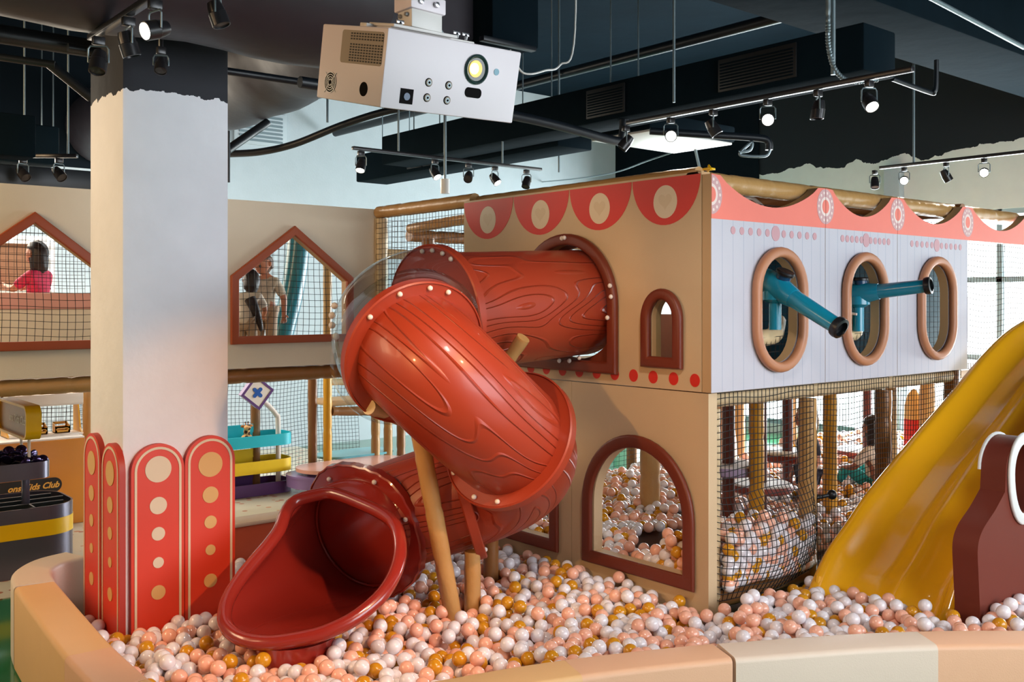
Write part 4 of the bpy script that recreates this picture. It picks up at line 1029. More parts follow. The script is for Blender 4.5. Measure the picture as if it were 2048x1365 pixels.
# thin hangers
for (px, y0, Y, lab) in ((1348, 205, 6.0, 'pale thin rod holding the castle light track at its left'), (655, 245, 7.7, 'thin hook rod right of the column, holding the sagging pipe'), (1118, 345, 9.0, 'thin pale cable dropping right of the back-wall track')):
    p = at(px, y0, Y); rod((p[0], p[1], p[2]), (p[0], p[1], ZC), .009, 'rod_grey', lab)
p = at(1660, 148, 5.2); rod((p[0] + .03, p[1], p[2]), (p[0] + .03, p[1], ZC), .013, 'rod_grey', 'pale rod beside the flexible conduit on the castle track')
mb = MB(); P = spline([(p[0] - .01, p[1], ZC), (p[0] - .015, p[1], 3.5), (p[0] - .005, p[1], 3.12), (p[0] + .1, p[1] - .03, 2.985), (p[0] + .3, p[1] - .1, 3.0)], 40)
mb.tube(P, .013, 'rod_grey', 10, rf=lambda L: .013 + .002 * math.sin(L * 400)); obj('flexible_conduit', mb, None, 'ribbed flexible conduit dropping to the castle light track', 'conduit')
rod(None, None, .006, 'bracket_white', 'pale loose cable right of the projector', 'cable', 'cable', [at(1020, 100, 5.7), at(1040, 140, 5.75), at(1060, 148, 5.8), at(1090, 141, 5.9), at(1120, 130, 6.0), at(1150, 60, 6.0), (at(1150, 60, 6.0)[0], at(1150, 60, 6.0)[1], ZC)])

# ---- projector
PC = Vector((-2.708, -1.225, 2.383)); PM = (Matrix.Rotation(math.radians(2.98), 3, 'Z') @ Matrix.Rotation(math.radians(13.41), 3, 'X') @ Matrix.Rotation(math.radians(-1.98), 3, 'Y'))
PW_, PH, PD = .42, .1827, .2875
pl = lambda x, y, z: tuple(PC + PM @ Vector((x, y, z)))
pf_ = lambda u, v, o: pl(-PW_ / 2 + u, -PD / 2 - o, PH / 2 - v)      # front: right, down, outward
ps_ = lambda u, v, o: pl(-PW_ / 2 - o, PD / 2 - u, PH / 2 - v)      # left side: towards the front, down, outward
pr = empty('projector', PC - Vector((0, 0, PH / 2)), 'white ceiling projector with a glowing lens at the top of the picture', 'projector')
m = MB(); m.obox(PC, (PW_, PD, PH), 'case_white', PM, .004, 2); case = obj('case', m, pr)
def front_disc(c, r, o0, o1, mt, n=28): m = MB(); m.prism(pf_, ell(c, r, r, n), o0, o1, mt); return m
lc = (.655 * PW_, .335 * PH)
m = MB(); m.lathe([(.0375, 0), (.0375, .004), (.034, .007), (.032, .006), (.026, -.002), (.024, -.01)], 'lens_ring', pf_(lc[0], lc[1], 0), PM @ Vector((0, -1, 0)), 32); lr = obj('lens_ring', m, pr)
m = front_disc(lc, .033, .0005, .0012, 'lens_inside'); obj('lens_well', m, lr)
m = front_disc((lc[0] - .004, lc[1] - .001), .021, .0012, .003, 'lens_amber'); g = obj('lens_glow', m, lr, 'amber glowing lens')
m = front_disc((lc[0] - .009, lc[1] - .001), .0135, .003, .0045, 'lens_lit'); obj('lens_hot_spot', m, lr)
m = MB(); m.prism(pf_, rrect(.655 * PW_ - .028, .655 * PW_ + .026, .585 * PH, .72 * PH, .011), 0, .001, 'slot_black'); obj('infrared_slot', m, pr)
m = front_disc((.815 * PW_, .325 * PH), .0085, 0, .0012, 'sensor_teal', 20); obj('sensor', m, pr)
for (u, v) in ((.315, .60), (.462, .60), (.315, .80), (.462, .80)):
    m = MB(); c = (u * PW_, v * PH); m.prism(pf_, ell(c, .0105, .0105, 20), 0, .001, 'slot_black'); m.prism(pf_, ell(c, .0086, .0086, 20), .001, .003, 'bracket_shade'); m.prism(pf_, ell(c, .0058, .0058, 16), .003, .0034, 'rod_grey'); m.prism(pf_, ell(c, .003, .003, 10), .0034, .004, 'slot_black'); obj('control_button', m, pr)
m = MB(); m.prism(pf_, [(.125 * PW_, .72 * PH), (.215 * PW_, .72 * PH), (.215 * PW_, .915 * PH), (.125 * PW_, .915 * PH)], 0, .0012, 'slot_black'); m.prism(pf_, ell((.17 * PW_, .82 * PH), .009, .009, 18), .0012, .003, 'cannon_dark'); obj('camera_window', m, pr)
# side: louvred recess, fan and vent
m = MB(); m.prism(ps_, rrect(.335 * PD, .955 * PD, .06 * PH, .49 * PH, .008), .0002, .0008, 'bracket_shade'); rec = obj('vent_grille', m, pr)
m = MB(); m.box
holes = MB()
for r_ in range(11):
    if r_ == 3: continue
    for c_ in range(12):
        u = .47 * PD + c_ * .0119; v = .09 * PH + r_ * .0064
        holes.prism(ps_, [(u, v), (u + .0078, v), (u + .0078, v + .0036), (u, v + .0036)], .0008, .0012, 'grille_black')
obj('vent_slots', holes, rec)
for (u, v, r_, nm) in ((.215, .77, .026, 'fan_grille'), (.735, .80, .017, 'round_vent')):
    m = MB(); c = (u * PD, v * PH); m.prism(ps_, ell(c, r_, r_, 28), 0, .0008, 'slot_black')
    if nm == 'fan_grille':
        for q in (.3, .52, .74, .96): m.sweep(ps_, ell(c, r_ * q, r_ * q, 28), [(-.0011, .0008), (.0011, .0008), (.0011, .002), (-.0011, .002)], 'steel')
        for t in (.7, 2.3, 3.9, 5.5): m.prism(ps_, [(c[0] + math.cos(t) * r_ * .2 - .001, c[1] + math.sin(t) * r_ * .2), (c[0] + math.cos(t) * r_ * 1.35 - .001, c[1] + math.sin(t) * r_ * 1.35), (c[0] + math.cos(t) * r_ * 1.35 + .0015, c[1] + math.sin(t) * r_ * 1.35), (c[0] + math.cos(t) * r_ * .2 + .0015, c[1] + math.sin(t) * r_ * .2)], .0012, .0022, 'steel')
    obj(nm, m, pr)
# bracket
Bm = lambda x, y, z: PC + PM @ Vector((x, y, z))
mount = empty('projector_mount', Bm(0, .02, PH / 2), 'white steel ceiling bracket holding the projector', 'bracket')
m = MB(); m.obox(Bm(.02, .02, PH / 2 + .008), (.27, .07, .010), 'bracket_white', PM, .002); m.obox(Bm(-.02, .02, PH / 2 + .016), (.20, .11, .008), 'bracket_white', PM, .002); m.obox(Bm(-.03, .07, PH / 2 + .010), (.22, .03, .012), 'bracket_white', PM, .002); obj('plate', m, mount)
bp = Vector(at(848, 0, 2.56)); bt = bp.z + .12; b0 = Bm(0, .02, PH / 2 + .018)
m = MB(); m.obox((b0.x, b0.y, b0.z + .034), (.098, .06, .075), 'bracket_white', Matrix.Rotation(.05, 3, 'Z'), .003); obj('block', m, mount)
m = MB(); m.obox((b0.x, b0.y, b0.z + .062), (.112, .074, .04), 'case_white', Matrix.Rotation(.05, 3, 'Z'), .004); obj('clamp', m, mount)
for dx in (-.024, .024):
    m = MB(); m.lathe([(0, 0), (.008, 0), (.007, .006), (0, .007)], 'steel', (b0.x + dx, b0.y - .038, b0.z + .062), (0, -1, 0), 10); obj('bolt', m, mount)
    m = MB(); m.lathe([(0, 0), (.006, 0), (.005, .006), (0, .006)], 'steel', (b0.x - .05, b0.y + dx * .6, b0.z + .03), (-1, 0, 0), 10); obj('bolt', m, mount)
m = MB(); m.obox((b0.x, b0.y, (b0.z + .08 + ZC) / 2), (.07, .05, ZC - b0.z - .08), 'bracket_white', None, .003); obj('pole', m, mount)
for x in (-.09, .09, .12):
    m = MB(); q = Bm(x, -.02, PH / 2 + .014); m.lathe([(.004, 0), (.006, .008), (0, .018)], 'steel', q, (0, 0, 1), 8); m.obox(q + Vector((0, 0, .014)), (.022, .003, .009), 'steel', None, .001); obj('wing_nut', m, mount)
rod(None, None, .006, 'rod_grey', 'grey signal cable leaving the projector bracket', 'cable', 'cable', [Bm(.06, .08, PH / 2 + .02), Bm(.09, .09, PH / 2 + .05), Bm(.16, .12, PH / 2 + .02), Bm(.20, .13, PH / 2 + .01)])

# ================================================================== THE PASSAGE BEHIND THE COLUMN
# ---- counter with a shelf of crates
cb = onz(170, 1046, 0); yc, xr_ = cb[1], cb[0]
ct = ony(172, 876, yc)[2]; xl = ony(-110, 900, yc)[0]
ctr = empty('shop_counter', ((xr_ + xl) / 2, yc + .22, 0), 'orange wood counter with a cream top left of the column', 'counter')
m = MB(); m.box((xl, yc, 0.006), (xr_, yc + .42, ct), 'wood_counter', .006); obj('body', m, ctr)
m = MB(); m.box((xl, yc + .01, ct), (xr_, yc + .42, ct + .015), 'shelf_white', .004); obj('counter_top', m, ctr, 'cream counter top')
sg = empty('name_plate', ony(60, 965, yc - .01), 'black pill-shaped plate with gold script on the orange counter', 'sign')
A_, B_ = ony(-60, 978, yc)[[0, 2]], ony(123, 968, yc)[[0, 2]]
fS = FY(yc)
h_ = .115
m = MB(); m.prism(fS, rrect(A_[0], B_[0], B_[1] - h_ / 2, B_[1] + h_ / 2, h_ * .49, 8), 0.001, .012, 'sign_black'); obj('plate', m, sg)
t0 = ony(120, 968, yc)
m = MB(); m.text('ons Kids Club', .066, lambda x, y, o: (t0[0] - .012 + x, yc - .012 - o, t0[2] - .022 + y), 'sign_gold', .002, .35, 'RIGHT', .002); obj('lettering', m, sg, label='gold script lettering')
# shelf unit on the counter
sy = yc + .30
s1, s2 = ony(8, 800, sy), ony(158, 800, sy)
sh = empty('display_shelf', ((s1[0] + s2[0]) / 2, sy, ct + .015), 'white and orange two-tier shelf standing on the orange counter', 'shelf')
zt = ony(80, 800, sy)[2]; zt2 = ony(80, 786, sy)[2]; zm = ony(100, 868, sy)[2]
m = MB(); m.box((s1[0], sy - .12, zt - .04), (s2[0], sy - .105, zt + .05), 'shelf_white', .003); m.box((s1[0], sy + .10, zt - .04), (s2[0], sy + .115, zt + .05), 'shelf_white', .003); m.box((s1[0], sy - .12, zt - .045), (s2[0], sy + .115, zt - .035), 'shelf_white')
for x in (s1[0], (s1[0] + s2[0]) / 2, s2[0] - .012): m.box((x, sy - .11, zt - .04), (x + .012, sy + .11, zt + .05), 'shelf_white', .002)
obj('top_tray', m, sh, label='white top tray with dividers')
m = MB(); m.box((s1[0], sy - .12, zm - .008), (s2[0], sy + .10, zm + .006), 'shelf_white', .003); obj('shelf_board', m, sh)
for x in (s1[0], s2[0] - .014):
    m = MB(); m.prism(lambda a, b, o: (x + o, a, b), [(sy - .125, ct + .016), (sy + .115, ct + .016), (sy + .115, zt + .05), (sy + .03, zt + .05), (sy - .06, zm + .04)], 0, .014, 'crate_yellow'); obj('side_board', m, sh, label='orange side board')
def crate(x, label):
    r = empty('toy_crate', (x, sy - .02, zm + .008), label, 'crate'); w, d, h = .115, .09, .085; z = zm + .008
    m = MB(); m.box((x - w / 2, sy - .02 - d / 2, z), (x + w / 2, sy - .02 + d / 2, z + .006), 'crate_yellow'); obj('base', m, r)
    for yy in (sy - .02 - d / 2, sy - .02 + d / 2 - .006):
        m = MB()
        for (a, b) in ((0, .022), (.034, .05), (.066 if yy > sy else .04, .085 if yy > sy else .05)): m.box((x - w / 2, yy, z + a), (x + w / 2, yy + .006, z + b), 'crate_yellow')
        for xx in (x - w / 2, x + w / 2 - .014): m.box((xx, yy, z), (xx + .014, yy + .006, z + (.085 if yy > sy else .055)), 'crate_yellow')
        obj('slatted_side', m, r)
    for xx in (x - w / 2, x + w / 2 - .006):
        m = MB(); m.prism(lambda a, b, o: (xx + o, a, b), [(sy - .02 - d / 2, z), (sy - .02 + d / 2, z), (sy - .02 + d / 2, z + h), (sy - .02, z + h * .8), (sy - .02 - d / 2, z + .055)], 0, .006, 'crate_yellow'); obj('end_board', m, r)
    return r
crate(ony(76, 850, sy)[0], 'yellow slatted crate on the shelf, partly behind the yellow-rimmed sign'); crate(ony(121, 850, sy)[0], 'yellow slatted crate on the shelf, nearest the column')
# net and posts behind the counter
yn = yc + .75
net(flat(tuple(ony(-60, 880, yn)), tuple(ony(178, 880, yn)), tuple(ony(178, 770, yn)), tuple(ony(-60, 775, yn))), 30, 14, 'net_brown', 'net behind the orange counter', .0022)
p = ony(176, 780, yc + .5); pipe((p[0], p[1], 0), (p[0], p[1], DECK - .05), .045, 'pipe_tan', 'yellowish foam post between counter and column')

# ---- round steel stand with tray, sunglasses and sign
sc_ = at(12, 1100, 6.58); sx, sy2 = sc_[0], sc_[1]
stand = empty('display_stand', (sx, sy2, 0), 'dark steel display stand with a yellow band at the left edge', 'display stand')
def wall_ring(hx, hy, r, z0, z1, mt, th=.012):
    m = MB(); P = rrect(sx - hx, sx + hx, sy2 - hy, sy2 + hy, r, 8)
    m.sweep(FZ(0), P, [(-th / 2, z0), (th / 2, z0), (th / 2, z1), (-th / 2, z1)], mt); return m
HX, HY_, RR = .38, .31, .20
zt1 = .452
m = wall_ring(HX, HY_, RR, 0, .258, 'stand_steel'); obj('base_drum', m, stand)
m = wall_ring(HX + .002, HY_ + .002, RR, .258, .362, 'stand_yellow'); obj('yellow_band', m, stand, label='yellow band')
m = wall_ring(HX, HY_, RR, .362, zt1, 'stand_steel'); obj('upper_drum', m, stand)
m = MB(); m.prism(FZ(0), rrect(sx - HX + .01, sx + HX - .01, sy2 - HY_ + .01, sy2 + HY_ - .01, RR - .01, 8), zt1 - .13, zt1 - .12, 'stand_inside'); obj('bin_floor', m, stand)
for yy in (-.15, .0, .15):
    m = MB(); hw = HX - (.02 if abs(yy) < .1 else .06); m.box((sx - hw, sy2 + yy - .005, zt1 - .12), (sx + hw, sy2 + yy + .005, zt1 - .004), 'stand_inside'); m.box((sx - hw, sy2 + yy - .005, zt1 - .004), (sx + hw, sy2 + yy + .005, zt1), 'steel'); obj('divider', m, stand)
m = MB(); m.box((sx + .10, sy2 - HY_ + .01, zt1 - .12), (sx + .11, sy2 - .155, zt1), 'steel'); obj('divider', m, stand)
pc_ = at(51, 960, 6.58); tc_ = at(18, 950, 6.55); zt2_ = .735
m = MB(); m.box((pc_[0] - .022, pc_[1] - .022, zt1 - .12), (pc_[0] + .022, pc_[1] + .022, .64), 'stand_steel', .004); obj('post', m, stand)
m = MB(); P = rrect(tc_[0] - .22, tc_[0] + .22, tc_[1] - .18, tc_[1] + .18, .09, 6)
m.sweep(FZ(0), P, [(-.005, .625), (.005, .625), (.005, zt2_), (-.005, zt2_)], 'stand_steel'); m.prism(FZ(0), P, .625, .635, 'stand_inside'); obj('tray', m, stand)
# sign board facing left: rounded bronze plate in a deep yellow rim on two pale legs
q = at(58, 848, 6.42); fsg = FX(q[0]); y0_, y1_ = q[1], q[1] + .80
P = rrect(y0_, y1_, q[2] - .105, q[2] + .105, .06, 8)
m = MB(); m.sweep(fsg, P, [(-.008, -.075), (.008, -.075), (.008, .02), (-.008, .02)], 'stand_yellow'); sgn = obj('sign_rim', m, stand, label='yellow sign rim')
m = MB(); m.prism(fsg, P, -.02, -.002, 'sign_bronze'); obj('sign_face', m, sgn)
m = MB(); m.text('ons Kids Club', .075, lambda x, y, o: (q[0] + .001 - o, y0_ + .09 - x, q[2] - .02 + y), 'sign_cream', .002, .35, 'RIGHT', .001); obj('lettering', m, sgn)
for yy in (.10, .30):
    m = MB(); m.box((q[0] + .02, y0_ + yy, .63), (q[0] + .035, y0_ + yy + .022, q[2] - .10), 'shelf_white', .002); obj('sign_leg', m, stand)
gl0 = None
random.seed(3)
gpos = [(4, 922), (17, 912), (30, 902), (25, 920), (38, 918), (58, 912), (62, 926), (73, 922), (48, 926)]
for i, (px, py) in enumerate(gpos):
    c = Vector(at(px, py - 1, 6.50 + .05 * (i % 3)))
    r = empty('sunglasses', c - Vector((0, 0, .03)), 'dark iridescent sunglasses piled in the steel tray of the stand', 'sunglasses', 'sunglasses in the steel tray')
    yaw = random.uniform(-.6, .6); M = Matrix.Rotation(yaw, 3, 'Z') @ Matrix.Rotation(random.uniform(-.3, .5), 3, 'X')
    for s_ in (-1, 1):
        m = MB(); m.ball(c + M @ Vector((s_ * .040, 0, 0)), .038, 'glasses', 3, (1, .22, .85), M); obj('lens', m, r)
        m = MB(); m.tube([c + M @ Vector((s_ * .075, .0, .01)), c + M @ Vector((s_ * .078, .05, .01)), c + M @ Vector((s_ * .07, .09, -.01))], .003, 'rubber', 6); obj('temple', m, r)
    m = MB(); m.tube([c + M @ Vector((-.01, -.004, .01)), c + M @ Vector((.01, -.004, .01))], .003, 'rubber', 6); obj('bridge', m, r)

# ---- toy stand with three coloured trays and an X sign
tb_ = onz(575, 985, .006); ty = tb_[1]
tx = lambda px, py: ony(px, py, ty)
st = empty('tray_stand', (tx(540, 985)[0], ty + .15, .006), 'stand of turquoise, yellow and purple trays with an X sign', 'display stand')
xl_, xr2 = tx(425, 900)[0], tx(590, 900)[0]
for (py0, py1, col, lab) in ((866, 893, 'tray_turquoise', 'turquoise tray'), (917, 946, 'tray_yellow', 'yellow tray'), (962, 990, 'tray_purple', 'purple tray')):
    z1, z0 = tx(520, py0 + 6)[2], tx(520, py1 + 2)[2]
    P = rrect(xl_, xr2, ty, ty + .34, .12, 8)
    m = MB(); m.sweep(FZ(0), P, [(-.006, z0), (.006, z0), (.006, z1), (-.006, z1)], col); m.prism(FZ(0), P, z0, z0 + .008, col)
    m.prism(lambda a, b, o: (a, ty + .335 + o, b), [(xl_ + .1, z1 - .01), (xr2 - .22, z1 - .01), (xr2 - .22, z1 + .045), (xr2 - .26, z1 + .07), (xl_ + .1, z1 + .07)], -.006, .006, col)
    obj('tray', m, st, lab)
pb_ = tx(566, 985); pts = [(pb_[0], ty + .1, .006), (pb_[0], ty + .1, tx(566, 850)[2]), (pb_[0] - .02, ty + .1, tx(562, 832)[2]), (tx(545, 812)[0], ty + .1, tx(545, 812)[2]), (tx(522, 792)[0], ty + .1, tx(522, 792)[2])]
m = MB(); m.tube(spline(pts, 6), .024, 'shelf_white', 14); obj('pole', m, st)
c = tx(516, 786); rot = math.radians(-39); w_ = .125
def sq(w, h): return [(c[0] + x * math.cos(rot) - y * math.sin(rot), c[2] + x * math.sin(rot) + y * math.cos(rot)) for x, y in ((-w, -h), (w, -h), (w, h), (-w, h))]
fx = FY(ty + .04)
m = MB(); m.prism(fx, sq(w_ * .86, w_ * .86), -.05, .03, 'lavender'); hdd = obj('sign_box', m, st, label='lavender tilted sign box')
m = MB(); m.sweep(fx, sq(w_ * .84, w_ * .84), [(-.011, .03), (.011, .03), (.011, .036), (-.011, .036)], 'tray_purple'); obj('sign_rim', m, hdd)
m = MB(); m.prism(fx, sq(w_ * .78, w_ * .78), .03, .032, 'shelf_white'); obj('sign_face', m, hdd)
m = MB()
for ang in (PI / 4, -PI / 4):
    P = [(c[0] + x * math.cos(ang) - y * math.sin(ang), c[2] + x * math.sin(ang) + y * math.cos(ang)) for x, y in rrect(-.058, .058, -.017, .017, .016, 4)]
    m.prism(fx, P, .032, .036 + (.0005 if ang > 0 else 0), 'sign_blue')
obj('cross_mark', m, hdd, label='blue X mark')
# giraffe plush on the turquoise tray
g0 = tx(505, 880); gz = tx(520, 893)[2] + .03; gx, gy = g0[0], ty + .12
gr = empty('plush_giraffe', (gx, gy, gz - .03), 'small spotted plush giraffe sitting in the turquoise tray', 'soft toy')
m = MB(); m.ball((gx, gy, gz + .03), .055, 'plush', 3, (1, .8, .95)); m.ball((gx, gy, gz + .09), .03, 'plush', 3, (1, 1, 1.6)); obj('body', m, gr)
m = MB(); m.ball((gx - .005, gy - .02, gz + .135), .032, 'plush', 3, (1, 1.25, .85)); h = obj('head', m, gr)
for s_ in (-1, 1):
    m = MB(); m.ball((gx + s_ * .04, gy, gz + .15), .018, 'plush_plain', 2, (1.2, .5, .7)); obj('ear', m, h)
    m = MB(); m.tube([(gx + s_ * .012, gy, gz + .155), (gx + s_ * .014, gy, gz + .182)], .005, 'plush_plain', 8); m.ball((gx + s_ * .014, gy, gz + .185), .008, 'hair_dark', 2); obj('horn', m, h)
    m = MB(); m.tube([(gx + s_ * .04, gy - .01, gz + .01), (gx + s_ * .06, gy - .07, gz)], .018, 'plush', 10); obj('leg', m, gr)

# ---- low clover tables
yt = onz(720, 985, .006)[1]
ptab = lambda px, py: ony(px, py, yt)
tbl = empty('low_table', (ptab(690, 945)[0] + .1, yt, .006), 'low children table with a pink top over a lilac one', 'table')
zt_ = ptab(680, 938)[2]; x1 = ptab(602, 940)[0]
m = MB(); m.prism(FZ(0), rrect(x1, x1 + 1.0, yt - .05, yt + .45, .2, 8), zt_ - .07, zt_ - .05, 'table_lilac'); m.sweep(FZ(0), rrect(x1 + .01, x1 + .99, yt - .04, yt + .44, .19, 8), [(-.004, zt_ - .16), (.004, zt_ - .16), (.004, zt_ - .06), (-.004, zt_ - .06)], 'table_lilac'); obj('lower_top', m, tbl, label='lilac lower top')
m = MB(); m.prism(FZ(0), rrect(x1 + .06, x1 + 1.2, yt - .12, yt + .4, .24, 8), zt_ - .02, zt_ + .012, 'table_pink'); obj('upper_top', m, tbl, label='glossy pink top')
m = MB(); m.prism(FZ(0), rrect(x1 + .5, x1 + 1.35, yt + .42, yt + .84, .20, 8), zt_ + .01, zt_ + .03, 'table_blue'); obj('side_top', m, tbl, label='pale blue top behind')
for x, y in ((x1 + .2, yt + .2), (x1 + .8, yt + .2), (x1 + 1.0, yt + .65)):
    m = MB(); m.tube([(x, y, .006), (x, y, zt_ + .01)], .03, 'table_lilac', 12); obj('leg', m, tbl)
# ---- posts, step and net of the far play area
yfn = onz(640, 966, .006)[1]
pp = lambda px, py: ony(px, py, yfn)
def post(px, y0, m_, r, lab, dy=0., top=None): p = ony(px, y0, yfn + dy); pipe((p[0], p[1], .006), (p[0], p[1], top or 1.26), r, m_, lab, seam=.3)
post(511, 900, 'pipe_brown', .045, 'brown post behind the tray stand', .12)
post(625, 800, 'pipe_brown', .045, 'brown post in the far net, right of the tray stand', -.1)
post(655, 800, 'pipe_yellow', .042, 'mustard yellow post in front of the far net', -.22)
post(751, 850, 'pipe_tan', .045, 'tan post behind the slide, left one of three', -.22, .72)
post(776, 850, 'pipe_tan', .045, 'tan post behind the slide, middle one of three', -.22, .72)
post(802, 860, 'pipe_brown', .045, 'tan post behind the slide, right one of three', -.22, .72)
a, b = ony(663, 823, yfn - .22), ony(840, 823, yfn - .22)
pipe(a, b, .045, 'pipe_brown', 'horizontal brown pipe of the far step', seam=.3)
m = MB(); m.box((a[0], yfn - .2, a[2] + .04), (b[0], yfn + .25, a[2] + .09), 'edge_tan', .015); obj('step_pad', m, None, 'tan padded step in the far play area', 'step')
a, b = ony(660, 764, yfn - .22), ony(720, 764, yfn - .22); pipe(a, b, .035, 'pipe_cream', 'short cream pipe joining the mustard post', seam=.2)
net(flat((-3.4, 5.56, .02), (1.2, 5.56, .02), (1.2, 5.56, 1.25), (-3.4, 5.56, 1.25), lambda s_, t: (.01 * math.sin(8 * t), .02 * math.sin(15 * s_), .01 * math.sin(30 * s_))), 118, 32, 'net_black', 'long net at the back of the passage', .0022, 60)

# ================================================================== BEHIND THE HOUSE WINDOWS AND UNDER THE DECK
# teal tube of the far slide
mb = MB(); mb.tube(spline([ony(600, 455, 4.5), ony(594, 520, 4.5), ony(583, 590, 4.5), ony(566, 660, 4.5), ony(552, 720, 4.5)], 8), .10, 'teal', 24); obj('teal_tube', mb, None, 'teal slide tube behind the house window right of the column', 'slide tube', angle=60)
p = ony(655, 600, 4.55); pipe((p[0], p[1], DECK - .02), (p[0], p[1], 2.5), .04, 'pipe_tan', 'tan post behind the house window right of the column', seam=.3)
# vanity mirror and counter behind the left house window
ym = 5.9
v0, v1 = ony(-70, 690, ym), ony(112, 475, ym)
vm = empty('vanity_mirror', ((v0[0] + v1[0]) / 2, ym, 1.86), 'white framed mirror with round bulbs behind the left house window', 'mirror')
zt_, zb_ = ony(60, 472, ym)[2], ony(60, 586, ym)[2]; xl_, xr3 = v0[0], ony(110, 500, ym)[0]
m = MB(); fm = FY(ym); m.prism(fm, [(xl_, zb_), (xr3, zb_), (xr3, zt_), (xl_, zt_)], -.03, 0, 'shelf_white', holes=[[(xl_ + .07, zb_ + .02), (xl_ + .07, zt_ - .07), (xr3 - .07, zt_ - .07), (xr3 - .07, zb_ + .02)]]); obj('frame', m, vm)
m = MB(); m.prism(fm, [(xl_ + .07, zb_ + .02), (xr3 - .07, zb_ + .02), (xr3 - .07, zt_ - .07), (xl_ + .07, zt_ - .07)], -.03, -.025, 'mirror_glass'); obj('glass', m, vm)
bl = [(x, zt_ - .035) for x in np.linspace(xr3 - .035, xl_ + .035, 5)] + [(xr3 - .035, z) for z in np.linspace(zt_ - .035, zb_ + .04, 4)[1:]]
for x, z in bl: m = MB(); m.ball((x, ym - .018, z), .02, 'mirror_bulb', 2); obj('bulb', m, vm)
zc = ony(100, 586, 4.45)[2]
ct2 = empty('play_counter', (-3.0, 4.6, 1.26), 'cream counter with a pink edge behind the left house window', 'counter')
m = MB(); m.box((-4.2, 4.45, DECK - .02), (ony(186, 600, 4.45)[0] + .3, 4.78, zc - .12), 'house_vinyl', .01); obj('body', m, ct2)
m = MB(); m.box((-4.2, 4.43, zc - .12), (ony(186, 600, 4.45)[0] + .32, 4.79, zc), 'counter_pink', .01); obj('edge_band', m, ct2, label='pink edge band')

